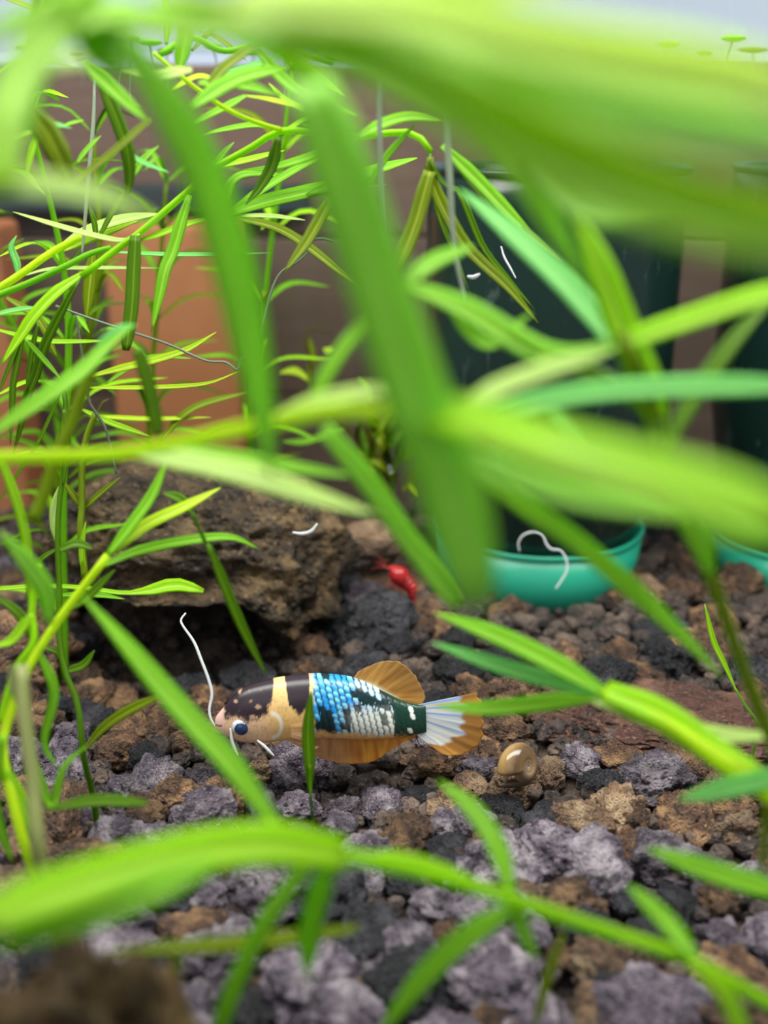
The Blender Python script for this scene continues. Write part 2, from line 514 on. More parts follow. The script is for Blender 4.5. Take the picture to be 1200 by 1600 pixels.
def kind_of(x, y, u):
    if y > 16.3: wts = (.10, .48, .06, .36)
    elif x < 1: wts = (.52, .20, .08, .20)
    else: wts = (.34, .28, .21, .17)
    for k, ww in zip(kinds, wts):
        if u < ww: return k
        u -= ww
    return kinds[3]


def shows(c):
    v = Vector(c[:3]) - CAM; d = v.dot(FW); sx = 600 + FPX * v.dot(RT) / d; sy = 800 - FPX * v.dot(UP) / d
    inside = -20 < sx < 1220 and sy < 1640
    return (c[3] / d if inside else 0)


MARKS = [(G(a, b).x, G(a, b).y, t) for a, b, t in (
    (200, 1120, 'before the cave mouth'), (420, 1200, 'under the head of the fish'), (600, 1215, 'under the tail half of the fish'), (815, 1220, 'beside the snail'),
    (640, 1010, 'around the blue-black lava lump'), (850, 970, 'in front of the teal dish'), (1050, 1000, 'between the olive stem and the teal dishes'), (1080, 1130, 'around the reddish slab'),
    (60, 1200, 'among the stems of the clump'), (300, 1270, 'behind the arching stem'), (650, 1300, 'behind the middle of the arching stem'), (950, 1320, 'in front of the reddish slab'), (1150, 1400, 'where the arching stem leaves the gravel'),
    (560, 1480, 'below the first node of the arching stem'), (760, 1540, 'below the second node of the arching stem'), (1000, 1570, 'below the last node of the arching stem'), (300, 1480, 'beside the mulm covered rock'))]
cand.sort(key=shows, reverse=True)
SV, SF, SC = [], [], []
b2 = [lava(2, 300 + i, .32, .22, 2.6, .8, .05) for i in range(8)]
palette = [srgb(104, 96, 112), srgb(98, 76, 64), srgb(160, 124, 96), srgb(46, 46, 56)]
off = 0
for i, c in enumerate(cand):
    kd = kind_of(c[0], c[1], c[4])
    if i < 290:
        o_ = bpy.data.objects.new('lava_pebble', pebble_mesh(c[7], kd[0])); COL.objects.link(o_)
        o_.location = Vector(c[:3]) * S; o_.scale = (c[3] * 1.15, c[3], c[3] * .95); o_.rotation_euler = (c[6], c[6] * .7, c[5])
        mark = min(MARKS, key=lambda m: (m[0] - c[0]) ** 2 + (m[1] - c[1]) ** 2)[2]
        size = 'large' if c[3] > .46 else 'small' if c[3] < .30 else 'medium'
        lab = size + ' ' + kd[1].split(' on the')[0] + ' ' + mark
        tag(o_, lab, 'pebble', lab.replace('pebble', 'pebbles'))
    else:
        V, F = b2[c[7] % 8]; ca, sa = math.cos(c[5]), math.sin(c[5]); V = V * c[3]
        SV.append(np.stack([V[:, 0] * ca - V[:, 1] * sa + c[0], V[:, 0] * sa + V[:, 1] * ca + c[1], V[:, 2] + c[2]], 1))
        SF += [tuple(q + off for q in f) for f in F]; off += len(V)
# fine grit between the pebbles
for _ in range(2600):
    yy = prng.uniform(7.5, 27.5); half = .40 * math.hypot(yy, 10) + .5; xx = prng.uniform(-half, half); r = prng.uniform(.06, .17)
    if any((xx - c.x) ** 2 + (yy - c.y) ** 2 < (rr * .95) ** 2 for c, rr in DISH): continue
    V, F = b2[prng.randrange(8)]; V = V * r
    V, F = V, F
    SV.append(V + np.array((xx, yy, H(xx, yy) + prng.uniform(-.05, .12)))); SF += [tuple(q + off for q in f) for f in F]; off += len(V)
tag(obj('gravel', np.vstack(SV), SF, RM['ground']), 'fine dark lava grit filling the gaps between the pebbles', 'gravel', kind='stuff')

# ------------------------------------------------------------------ dishes and tumblers


def lathe(c, prof, k=64):
    V, F = [], []
    for (r, z) in prof:
        for j in range(k):
            a = 2 * math.pi * j / k; V.append((c[0] + r * math.cos(a), c[1] + r * math.sin(a), c[2] + z))
    for i in range(len(prof) - 1):
        for j in range(k):
            j2 = (j + 1) % k; F.append((i * k + j, i * k + j2, (i + 1) * k + j2, (i + 1) * k + j))
    return V, F


for (c, r), lab, lab2 in zip(DISH, ('round teal plastic dish with a curly white thread over its rim', 'round teal plastic dish nearer the tank side, beside the olive stem'),
                             ('tall dark green tumbler standing in the dish with the curly thread', 'tall dark green tumbler standing in the other teal dish')):
    z0 = -.25; hh = c.z - z0
    pr = [(0, 0), (r * .80, 0), (r * .88, .05), (r * .93, .25), (r * .985, hh - .12), (r, hh - .02), (r * .99, hh + .03), (r * .965, hh + .02),
          (r * .94, hh - .15), (r * .88, .4), (r * .80, .22), (0, .2)]
    d_ = tag(empty('teal_dish', (c.x, c.y, z0)), lab, 'dish', 'teal plastic dishes')
    obj('bowl', *lathe((c.x, c.y, z0), pr[:5] + pr[8:]), M_teal, d_)
    obj('rim', *lathe((c.x, c.y, z0), [pr[4], pr[5], pr[6], pr[7], pr[8]]), M_teal, d_)
    t_ = tag(empty('tumbler', (c.x, c.y, z0 + .2)), lab2, 'tumbler', 'dark tumblers in teal dishes')
    rb, rt, ht = r * .78, r * 1.12, 9.0
    obj('wall', *lathe((c.x, c.y, z0 + .2), [(0, 0), (rb * .95, 0), (rb, .06)] + [(rb + (rt - rb) * min(1, s * 2.2) ** .8, .06 + (ht - .06) * s) for s in np.linspace(.05, 1, 14)] + [(rt - .1, ht), (rt - .12, ht - .2)] + [(rb * .9, .3), (0, .25)]), M_tumbler, t_)
    obj('lip', *lathe((c.x, c.y, z0 + .2), [(rt, ht - .12), (rt + .05, ht - .05), (rt + .03, ht + .05), (rt - .08, ht + .05), (rt - .12, ht - .05)]), M_tumbler, t_)

# ------------------------------------------------------------------ the fish
FC = P(550, 1112, FISH_D); kf = FISH_D / FPX
yaw = R(7)
fx = Vector((math.cos(yaw), math.sin(yaw), 0)); fz = Vector((-math.sin(yaw) * math.sin(R(16)), math.cos(yaw) * math.sin(R(16)), math.cos(R(16)))).normalized(); fy = fz.cross(fx)   # fy points away from the camera


def FP(x, y, side=0.0):
    """fish-plane pixel (x, y) and sideways offset in the same unit -> world"""
    return FC + fx * ((x - 550) * kf) + fz * (-(y - 1112) * kf) + fy * (side * kf)


st = [(338, 1112, 1120, 2), (341, 1105, 1127, 6), (347, 1098, 1133, 10), (354, 1090, 1137, 14), (366, 1076, 1143, 20), (385, 1063, 1149, 25), (410, 1056, 1151, 29),
      (440, 1051, 1150, 32), (480, 1048, 1149, 33), (520, 1051, 1151, 32), (560, 1060, 1156, 28), (600, 1082, 1158, 21), (630, 1099, 1157, 14),
      (652, 1107, 1155, 9), (666, 1110, 1152, 5)]
sp = spline([(a, (b + c) / 2, (c - b) / 2, w_) for a, b, c, w_ in st], 30)
xk = [s[0] for s in st]
NS, NA = 260, 120
sx = np.concatenate([np.linspace(338, 352, 24, endpoint=False), np.linspace(352, 666, NS - 24)])
dense = spline([(a, b, c, w_) for a, b, c, w_ in st], 400)
top = np.interp(sx, dense[:, 0], dense[:, 1]); bot = np.interp(sx, dense[:, 0], dense[:, 2]); wid = np.interp(sx, dense[:, 0], dense[:, 3])
V, Cc = [], []


def lerp(a, b, t): return tuple(p + (q - p) * t for p, q in zip(a, b))


def sm(a, b, x):
    t = min(1, max(0, (x - a) / (b - a))); return t * t * (3 - 2 * t)


c_tan = (.95, .56, .20); c_pink = (.96, .60, .38); c_blk = (.030, .016, .026); c_teal = (.004, .026, .032)
c_blue = (.02, .34, .92); c_cyan = (.30, .82, 1.0); c_sil = (.92, .93, .88); c_grey = (.20, .22, .20); c_or = (.85, .38, .08)
frng = random.Random(5); cells = {}


def fish_col(x, y):
    nn = nz(x * .07, y * .07, 1.5); n2 = nz(x * .25, y * .25, 4.5)
    n3 = nz(x * .6, y * .35, 8.1); xe, ye = x + 6 * nn + 3.5 * n2 + 2 * n3, y + 6 * nn + 5 * n2 + 3 * n3
    c = lerp(c_pink, c_tan, sm(395, 440, xe)); bump = 0
    c = lerp(c, (.90, .62, .26), sm(425, 440, xe) * sm(1115, 1070, ye))
    c = lerp(c, (.62, .36, .16), sm(.15, .5, n2) * .6)
    # snout
    c = lerp(c, (.92, .55, .50), sm(356, 348, xe))
    if 1117 < y < 1120.5 and x < 349: c = (.35, .12, .10)
    # black mask over the head
    lim = np.interp(x, [350, 356, 372, 388, 402, 416, 426, 432], [1106, 1112, 1104, 1110, 1112, 1100, 1085, 1040])
    if 349 < x < 440: c = lerp(c, c_blk, sm(lim + 4, lim - 6, ye + 5 * n3) * sm(350, 355, x) * (1 - .55 * sm(.30, .55, nz(x * .11, y * .13, 12))))
    lim = np.interp(x, [446, 452, 460, 468, 476, 482, 486], [1040, 1088, 1094, 1104, 1096, 1090, 1040])
    if 444 < x < 490: c = lerp(c, c_blk, sm(lim + 3, lim - 3, ye))
    # scaled flank
    f = sm(484, 494, xe) * sm(1139 + (x - 500) * .14, 1131 + (x - 500) * .14, ye)
    if f > 0:
        pitch, ph = 9.2, 9.6
        xr = x - (y - 1100) * .20
        i = math.floor(xr / pitch); yo = y - .22 * (x - 560) + (i % 2) * ph * .5; j = math.floor(yo / ph)
        u, v = (xr / pitch - i - .5), (yo / ph - j - .5)
        if (i, j) not in cells: cells[(i, j)] = frng.random()
        q = min(1, max(0, .5 * cells[(i, j)] + .25 + .75 * nz(i * .42, j * .30, 6.3)))
        dd = math.hypot(u * 1.08, v * .80 - .1 * u)
        lit = sm(.56, .36, dd + .10 * n3)
        low = sm(1092, 1112, ye + 4 * n3 + (560 - x) * .10)
        blue_p = .72 if x < 560 else .62
        if x < 570: low *= sm(522, 556, xe + 14 * nz(i * .5, j * .7, 3))
        back = sm(606, 622, x)
        pr = (blue_p * (1 - low) + .94 * low) * (1 - .68 * back)
        if 500 < x < 545 and y > 1098: pr = .40
        body = lerp(c_teal, c_grey, low * .8 * (1 - back)); body = lerp(body, (.006, .045, .028), back)
        on = 1 if q < pr else 0
        hue = lerp(lerp(c_blue, c_cyan, sm(.15, .55, (q * 7.3) % 1) * sm(.25, -.35, v)), c_sil, max(low, .85 * sm(590, 604, x) * (1 - back), .5 * sm(545, 565, x)))  # cyan upper part of the blue scales is a painted highlight
        s = lerp(body, hue, lit * on)
        c = lerp(c, s, f); bump = f * (lit * .7 - .25)
    # gill-cover rim and warm edge of the back
    g = math.hypot((x - 424) / 15, (y - 1119) / 20)
    if x > 424: c = lerp(c, (1.0, .95, .82), .95 * sm(.26, .06, abs(g - 1)))
    c = lerp(c, c_or, .75 * sm(1146 + (x - 500) * .05, 1152 + (x - 500) * .05, y) * sm(500, 520, x))
    return c, bump


for i in range(NS):
    m, h = (top[i] + bot[i]) / 2, (bot[i] - top[i]) / 2
    for j in range(NA):
        a = 2 * math.pi * j / NA
        ca, sa = math.cos(a), math.sin(a)
        yy = m - h * math.copysign(abs(ca) ** .92, ca)
        s_ = wid[i] * math.copysign(abs(sa) ** .85, sa)
        c, b = fish_col(sx[i], yy)
        V.append(FP(sx[i], yy, s_ * (1 + .03 * b) + .6 * b * math.copysign(1, sa))); Cc.append(c)
F = [(i * NA + j, (i + 1) * NA + j, (i + 1) * NA + (j + 1) % NA, i * NA + (j + 1) % NA) for i in range(NS - 1) for j in range(NA)]
F += [tuple(range(NA)), tuple((NS - 1) * NA + j for j in range(NA))[::-1]]
n = NT('fish_skin'); at = n.n('ShaderNodeVertexColor', layer_name='Col'); M_fish = n.done(n.princ(at.outputs[0], .32, .55))
n = NT('fish_fin'); at = n.n('ShaderNodeVertexColor', layer_name='Col'); t = n.n('ShaderNodeBsdfTranslucent'); n.l(at.outputs[0], t.inputs[0])
s1 = n.mixs(.40, n.princ(at.outputs[0], .35, .5), t.outputs[0]); tr = n.n('ShaderNodeBsdfTransparent')
M_fin = n.done(n.mixs(at.outputs[1], tr.outputs[0], s1))
fish = tag(empty('fish', FP(550, 1190)), 'small betta fish with black mask, blue and white scales, orange fins', 'fish')
obj('body', V, F, M_fish, fish, col=Cc)


def fin(name, base, outer, colf, side=0.0, nr=70, nt=26, wr=1.6, rays=13, seed=0):
    B = spline([(*p, 0) for p in base], nr); O = spline([(*p, 0) for p in outer], nr)
    V, C = [], []
    for lay in (0, 1):
        for i in range(nr):
            for j in range(nt):
                t = j / (nt - 1); r = i / (nr - 1)
                x, y = B[i, 0] + (O[i, 0] - B[i, 0]) * t, B[i, 1] + (O[i, 1] - B[i, 1]) * t
                ray = math.cos(r * rays * 2 * math.pi)
                s = side + wr * t * math.sin(r * 9 + seed) + .28 * ray * t + 1.6 * t * nz(r * 6, t, seed) + (lay - .5) * .7 * (1.3 - t)
                e = 1.0 - .035 * t * (.5 + nz(r * 14, seed * 2.0)) - .015 * (ray < -.3) * t
                V.append(FP(B[i, 0] + (x - B[i, 0]) * e, B[i, 1] + (y - B[i, 1]) * e, s)); C.append(colf(r, t, ray, x, y))
    N = nr * nt; F = []
    for lay in (0, 1):
        for i in range(nr - 1):
            for j in range(nt - 1):
                a = lay * N + i * nt + j; q = (a, a + 1, a + nt + 1, a + nt); F.append(q if lay else q[::-1])
    for i in range(nr - 1):
        for j in (0, nt - 1):
            F.append((i * nt + j, (i + 1) * nt + j, N + (i + 1) * nt + j, N + i * nt + j))
    return obj(name, V, F, M_fin, fish, col=C)


def streak(r, t, k, seed):
    return .5 + .5 * max(-1, min(1, 1.6 * nz(r * k, t * .9, seed) + .7 * nz(r * k * 3.1, t * 1.5, seed + 3)))


def col_dorsal(r, t, ray, x, y):
    c = lerp((.50, .20, .03), (1.0, .58, .16), streak(r, t, 15, 1))
    c = lerp(c, (.52, .30, .10), t * .55)
    if t < .14: c = lerp((.95, .85, .55), c, t / .14)
    return (*c, 1.0 - .18 * t)


def col_anal(r, t, ray, x, y):
    c = lerp((.66, .17, .01), (1.0, .55, .08), streak(r, t, 18, 5)); c = lerp(lerp((.50, .22, .08), (.92, .52, .24), streak(r, t, 12, 7)), c, sm(.25, .6, r))
    return (*c, 1.0 - .20 * t)


def col_tail(r, t, ray, x, y):
    edge = .70 + .16 * nz(r * 9, 2.2) - .16 * r
    q = streak(r, t * .3, 17, 9)
    wv = lerp((.42, .60, .98), (.98, .98, .95), sm(.25, .5, q))
    if q > .82: wv = lerp(wv, (.98, .86, .40), .6)
    ob = lerp((.42, .20, .05), (.84, .42, .10), q)
    k = sm(edge + .04, edge - .03, t + .10 * (q - .5))
    return (*lerp(ob, wv, k), .99 * k + (1 - k) * .84)


fin('dorsal_fin', [(553, 1061), (580, 1071), (606, 1086), (634, 1103)], [(562, 1049), (583, 1040), (606, 1034), (628, 1037), (646, 1052), (659, 1073), (667, 1095), (656, 1124)], col_dorsal, seed=1)
fin('tail_fin', [(655, 1107), (660, 1120), (660, 1140), (651, 1156)], [(750, 1094), (758, 1112), (759, 1140), (757, 1172), (741, 1187), (722, 1194), (703, 1193), (688, 1188)], col_tail, wr=2.2, rays=9, seed=2)
fin('anal_fin', [(462, 1143), (520, 1147), (590, 1154), (650, 1153)], [(470, 1163), (492, 1180), (520, 1191), (550, 1197), (582, 1194), (602, 1182), (625, 1168), (648, 1160)], col_anal, rays=16, seed=3)
for s_, nm in ((-16, 0), (16, 1)):
    fin('pelvic_fin', [(438, 1142), (452, 1146)], [(482, 1168 + 5 * nm), (500, 1160 + 5 * nm)], lambda r, t, ray, x, y: (.84, .52, .30, .92 - .2 * t), side=s_, nr=16, nt=20, rays=2)
    fin('pectoral_fin', [(452, 1118), (454, 1126), (452, 1136)], [(480, 1114), (492, 1128), (486, 1142), (474, 1150)], lambda r, t, ray, x, y: (.90, .62, .36, .30 - .15 * t + .1 * ray), side=s_ * 2.05, nr=30, nt=16, rays=7, wr=2 if nm else -2)


def ball(c, r, axis, n1=28, n2=18, squash=.7):
    """a sphere flattened along axis, plus the axial coordinate of each vertex"""
    a = Vector(axis).normalized(); u = a.orthogonal().normalized(); v = a.cross(u); V, T, F = [], [], []
    for i in range(n2 + 1):
        th = math.pi * i / n2
        for j in range(n1):
            p = 2 * math.pi * j / n1
            V.append(Vector(c) + (u * math.cos(p) + v * math.sin(p)) * (r * math.sin(th)) + a * (r * squash * math.cos(th))); T.append(th)
    for i in range(n2):
        for j in range(n1):
            j2 = (j + 1) % n1; F.append((i * n1 + j, (i + 1) * n1 + j, (i + 1) * n1 + j2, i * n1 + j2))
    return V, F, T


M_eye = simple('eye_navy', (.012, .03, .10, 1), .08, .9, .2, 300, 0)
M_iris_highlight = simple('eye_ring_highlight', (.70, .82, .95, 1), .25, .7, .3, 300, 0)  # pale iris colour also paints the highlight crescent beside the off-centre pupil
for s_ in (-1, 1):
    ec = FP(377, 1119, s_ * 18.5)
    V, F, _ = ball(ec, 13 * kf, fy * s_, squash=.62); e = obj('eye', V, F, M_iris_highlight, fish)
    V, F, _ = ball(ec + fy * (s_ * 3.0 * kf) + fz * (-2.0 * kf) + fx * (1.2 * kf), 11.2 * kf, fy * s_, squash=.66); obj('pupil', V, F, M_eye, e)

# ------------------------------------------------------------------ snail and shrimp


def snail():
    c = P(812, 1197, 16.9); root = tag(empty('snail', c + Vector((0, 0, -.32))), 'brown spiral shelled snail on the gravel behind the fish tail', 'snail')
    ax = (Vector((.72, -.62, .30))).normalized(); u = Vector((0, 0, 1)) - ax * ax.z; u.normalize(); v = ax.cross(u)
    V, C, F = [], [], []; nt, k = 150, 20
    for i in range(nt):
        t = i / (nt - 1); th = t * 3.3 * 2 * math.pi; g = math.exp(2.35 * (t - 1)); r = .245 * g; tr = .20 * g
        cen = c + (u * math.cos(th - .4) + v * math.sin(th - .4)) * r + ax * (.16 * (1 - g))
        rad = (u * math.cos(th - .4) + v * math.sin(th - .4))
        for j in range(k):
            a = 2 * math.pi * j / k
            V.append(cen + rad * (tr * math.cos(a)) + ax * (tr * 1.05 * math.sin(a)))
            band = .5 + .5 * math.cos(a * 2 + 1.1)
            cc = lerp((.10, .05, .02), (.46, .28, .10), band); cc = lerp(cc, (.42, .36, .36), .5 * (1 - t)); cc = lerp(cc, (.3, .2, .1), .4 * max(0, nz(th * 3, a)))
            C.append(cc)
    for i in range(nt - 1):
        for j in range(k):
            j2 = (j + 1) % k; F.append((i * k + j, i * k + j2, (i + 1) * k + j2, (i + 1) * k + j))
    F += [tuple(range(k))[::-1], tuple((nt - 1) * k + j for j in range(k))]
    n = NT('snail_shell'); at = n.n('ShaderNodeVertexColor', layer_name='Col'); m = n.done(n.princ(at.outputs[0], .18, .7))
    obj('shell', V, F, m, root, col=C)
    mb = simple('snail_body', srgb(86, 66, 46), .4, .5, .3, 400, .4)
    b = c + Vector((-.05, -.12, -.24))
    V, F = tube([tuple(b + Vector((-.30, -.02, -.03))), tuple(b + Vector((-.1, 0, 0))), tuple(b + Vector((.12, .05, .0))), tuple(b + Vector((.30, .1, -.04)))], [.02, .07, .07, .015], 16, 12)
    obj('foot', V, F, mb, root)
    for dx in (-.03, .04):
        h = b + Vector((-.28, -.02 + dx, 0)); obj('tentacle', *tube([tuple(h), tuple(h + Vector((-.06, dx * .6, .04))), tuple(h + Vector((-.12, dx * 1.2, .05)))], [.012, .004], 8, 6), mb, root)


snail()


def shrimp():
    b = P(620, 902, 22.4); root = tag(empty('shrimp', b + Vector((0, 0, -.25))), 'tiny red shrimp sitting on dark lava below the pale stone', 'shrimp')
    m = simple('shrimp_red', srgb(190, 44, 46), .25, .6, .35, 500, .15, trans=.3)
    q = lambda x, y, dz=0: tuple(P(x, y, 22.4 + dz))
    obj('carapace', *tube([q(604, 888), q(612, 890, -.02), q(622, 898, -.05), q(630, 906, -.04)], [.03, .13, .20, .18], 18, 14), m, root)
    pts = [(630, 906), (635, 911), (640, 915), (644, 921), (645, 927), (643, 932)]
    for i in range(5):
        a, c = pts[i], pts[i + 1]; r = .175 - .022 * i
        obj('tail_segment', *tube([q(*a), q((a[0] + c[0]) / 2, (a[1] + c[1]) / 2), q(c[0] + 1, c[1] + 1)], [r, r * 1.06, r * .86], 8, 12), m, root)
    for dx in (-5, 0, 5):
        V, F, U = ribbon([q(643, 930), q(642 + dx, 938), q(640 + dx * 1.8, 945)], .07, 'lens'); obj('tail_fan', V, F, m, root)
    for k, (x, y) in enumerate(((585, 878), (580, 890), (590, 868))):
        obj('antenna', *tube([q(605, 888), q((605 + x) / 2, (888 + y) / 2 - 3), q(x, y)], [.012, .005], 10, 5), m, root)
    for i in range(5):
        x = 612 + i * 5; obj('leg', *tube([q(x, 902 + i * 2), q(x - 4, 912 + i * 2, -.1), q(x - 6, 920 + i * 2, -.12)], [.016, .006], 8, 5), m, root)
    me = simple('shrimp_eye', (.01, .01, .012, 1), .1, .8, .1)
    for dz in (-.1, .08):
        V, F, _ = ball(q(606, 889, dz), .035, (-1, 0, 0), 12, 8, 1); obj('eye', V, F, me, root)


shrimp()

# ------------------------------------------------------------------ water plants


def plant(name, label, stems, leaves, group=None, foot=None):
    """stems: (pixels, width px, depth, tone); leaves: (pixels, width px, depth, tone[, profile[, roll]])"""
    first, _ = path_px(stems[0][0], stems[0][2])
    if foot is not None: first = [(first[0][0] + foot[0], first[0][1] + foot[1], -.25)]
    low = min(first, key=lambda p: p[2])
    root = tag(empty(name, low), label, 'water plant', group)
    for pts, wpx, d, tone in stems:
        wp, dm = path_px(pts, d)
        r = wpx * .5 * dm / FPX
        if foot is not None and pts is stems[0][0]:
            b0 = Vector(wp[0]); b1 = Vector((b0.x + foot[0], b0.y + foot[1], -.25)); wp = [tuple(b1), tuple(b1.lerp(b0, .5) + Vector((0, .1, 0)))] + wp
        V, F = tube(wp, [r, r * .93, r * .9, r * .8], 26, 9)
        obj('stem', V, F, LM[tone], root, uv=[(.2 + .02 * (i % 9), i / len(V)) for i in range(len(V))])
    for lf in leaves:
        pts, wpx, d, tone = lf[:4]; pr = lf[4] if len(lf) > 4 else 'leaf'; roll = lf[5] if len(lf) > 5 else rng.uniform(-.45, .45)
        wp, dm = path_px(pts, d)
        hint = -FW * .75 + Vector((0, 0, 1)) * .6 + RT * roll
        V, F, U = ribbon(wp, wpx * dm / FPX * 1.02, pr, hint, fold=.28, n=18)
        obj('leaf', V, F, LM[tone], root, uv=U)
    return root


# -- the big out-of-focus sprigs close to the camera
plant('trailing_stem', 'thick bright green sprig floating just under the surface with the widest leaves',
      [([(1260, 330), (1000, 250), (760, 140), (560, 60), (420, 15), (250, -15)], 36, (4.4, 4.8, 5.4), 'yellow')],
      [([(420, 60), (620, 110), (820, 240), (1010, 320), (1260, 390)], 150, (5.0, 4.6, 4.3), 'bright', 'band', 0),
       ([(360, 15), (620, 30), (880, 90), (1260, 150)], 150, (5.2, 4.6, 4.4), 'yellow', 'band', .1),
       ([(560, 50), (760, 130), (980, 190), (1260, 230)], 110, (5.1, 4.8, 4.7), 'fresh', 'band', -.2),
       ([(640, 60), (880, 60), (1080, 110), (1260, 190)], 70, (5.3, 5.0, 4.9), 'pale', 'leaf', .2),
       ([(660, 130), (760, 230), (840, 330), (930, 460)], 60, (6.2, 6.4, 7.0), 'mid', 'leaf', 0),
       ([(260, 0), (420, 70), (560, 120), (700, 200)], 80, (5.6, 5.8, 6.2), 'mid', 'leaf', 0),
       ([(400, 20), (520, 10), (700, -10), (900, -30)], 90, 5.2, 'yellow', 'leaf', .1),
       ([(760, 190), (900, 330), (1040, 350), (1220, 330)], 60, (6.6, 6.2, 5.6), 'mid', 'leaf', 0)])
plant('trailing_stem', 'mid green sprig whose long blurred leaves hang over the terracotta brick and dark wall',
      [([(60, -30), (170, 20), (330, 40), (500, 130), (560, 210)], 30, (6.4, 6.6, 6.4), 'bright')],
      [([(165, 30), (250, 150), (320, 280), (368, 430), (402, 600), (424, 745)], 72, (6.4, 6.7, 7.0), 'fresh', 'leaf', 0),
       ([(480, 130), (530, 260), (585, 430), (640, 600), (700, 760), (745, 945)], 104, (6.2, 6.0, 5.9), 'fresh', 'band', 0),
       ([(0, 300), (12, 190), (45, 110), (110, 45), (215, 15)], 76, (5.8, 6.1, 6.5), 'bright', 'band', 0),
       ([(55, 112), (140, 96), (240, 100)], 40, 6.6, 'pale', 'lens', 0),
       ([(-30, 292), (80, 296), (180, 318), (250, 345)], 66, (5.9, 6.2, 6.6), 'pale', 'leaf', 0),
       ([(120, 20), (150, 70), (190, 130)], 60, 6.4, 'mid', 'leaf', 0),
       ([(170, 30), (280, 45), (420, 60)], 76, 5.9, 'bright', 'leaf', 0),
       ([(-20, 60), (60, 30), (140, -10)], 60, 5.9, 'bright', 'leaf', .2),
       ([(30, 210), (60, 90), (160, -20)], 60, 6.3, 'bright', 'band', .2)])
plant('trailing_stem', 'yellow-green stem crossing in front of the big rock toward the tumblers',
      [([(-20, 715), (110, 712), (215, 704), (420, 660), (540, 640), (720, 660)], 24, (9.4, 8.8, 7.2, 6.2), 'yellow')],
      [([(640, 640), (740, 662), (860, 702), (1010, 748), (1240, 812)], 98, (6.2, 5.6, 5.2), 'bright', 'band', 0),
       ([(205, 708), (290, 722), (390, 745), (500, 780), (590, 805)], 42, (9.2, 8.4, 8.0), 'pale', 'leaf', 0),
       ([(215, 705), (340, 712), (480, 735), (560, 745)], 26, (9.3, 8.9), 'mid', 'leaf', 0),
       ([(425, 655), (500, 630), (570, 616), (640, 612)], 34, (7.8, 7.2), 'pale', 'leaf', 0),
       ([(505, 670), (570, 750), (640, 850), (715, 950)], 38, (8.6, 9.0, 9.6), 'fresh', 'band', 0),
       ([(480, 650), (520, 570), (580, 490), (600, 450)], 26, (8.5, 9.0), 'mid', 'leaf', 0),
       ([(680, 685), (760, 730), (880, 775), (1010, 800), (1080, 815)], 46, (6.4, 6.8), 'fresh', 'leaf', 0),
       ([(690, 690), (800, 780), (900, 850), (1010, 945), (1080, 1010), (1130, 1060)], 40, (7.6, 8.6, 10), 'mid', 'leaf', 0),
       ([(720, 640), (800, 600), (960, 545)], 36, (7.2, 7.6), 'pale', 'leaf', 0),
       ([(740, 655), (900, 620), (1050, 608), (1240, 605)], 42, (8.2, 7.8), 'blue', 'band', 0),
       ([(1010, 740), (1080, 800), (1130, 830), (1230, 850)], 50, 6.0, 'mid', 'leaf', 0)])
plant('leaning_stem', 'olive stem rising past the second teal dish with a bright cross of leaves',
      [([(1215, 1190), (1160, 1040), (1112, 905), (1060, 790), (1030, 690), (1000, 590), (970, 520)], 24, (9.6, 8.8, 8.4, 8.2), 'olive')],
      [([(970, 540), (860, 560), (720, 482), (610, 435)], 50, (8.3, 8.6, 9.0), 'mid', 'leaf', 0),
       ([(1030, 700), (1010, 640), (880, 565), (760, 500)], 42, (8.2, 8.7), 'dark', 'leaf', 0),
       ([(975, 560), (905, 470), (830, 395), (770, 340), (718, 296)], 42, (8.6, 9.4, 10.2), 'blue', 'leaf', 0),
       ([(1035, 700), (1010, 610), (965, 500), (925, 390), (880, 310)], 56, (8.3, 8.4, 8.4), 'bright', 'leaf', 0),
       ([(965, 540), (1060, 508), (1150, 478), (1240, 452)], 44, (8.4, 7.8), 'bright', 'band', 0),
       ([(1040, 705), (1085, 620), (1150, 530), (1215, 460)], 30, (8.6, 9.4), 'dark', 'leaf', 0),
       ([(960, 740), (900, 680), (832, 610)], 24, (8.4, 8.9), 'blue', 'leaf', 0),
       ([(1110, 900), (1090, 850), (1040, 780)], 40, (8.4, 8.0), 'mid', 'leaf', 0),
       ([(640, 440), (680, 410), (740, 385)], 32, (9.0, 9.4), 'mid', 'leaf', 0),
       ([(700, 480), (760, 540), (830, 490)], 26, (9.4, 9.6), 'mid', 'leaf', 0)], foot=(1.5, 0.6))
plant('trailing_stem', 'sprig with a bright node crossing the gravel above the snail',
      [([(1240, 1262), (1110, 1178), (1010, 1115), (945, 1082)], 34, (9.2, 10.0, 10.6), 'yellow')],
      [([(950, 1086), (860, 1035), (770, 992), (680, 958)], 34, (10.5, 11.4), 'mid', 'leaf', 0),
       ([(945, 1085), (850, 1062), (760, 1035), (675, 1004)], 28, (10.6, 11.4), 'blue', 'leaf', 0),
       ([(935, 1090), (850, 1100), (760, 1108), (680, 1104)], 28, (10.7, 11.6), 'mid', 'leaf', 0),
       ([(930, 1095), (1040, 1132), (1130, 1150), (1230, 1150)], 30, (10.5, 10.0), 'pale', 'leaf', 0),
       ([(945, 1080), (1040, 1120), (1130, 1185), (1240, 1260)], 46, (10.4, 9.4), 'bright', 'band', 0),
       ([(1240, 1210), (1150, 1230), (1060, 1250)], 34, (8.8, 9.4), 'blue', 'leaf', 0),
       ([(1240, 1400), (1150, 1375), (1080, 1352), (1010, 1325)], 36, (8.8, 9.2), 'mid', 'leaf', 0),
       ([(1198, 1230), (1194, 1310), (1186, 1390)], 14, 9.4, 'olive', 'leaf', 0)])
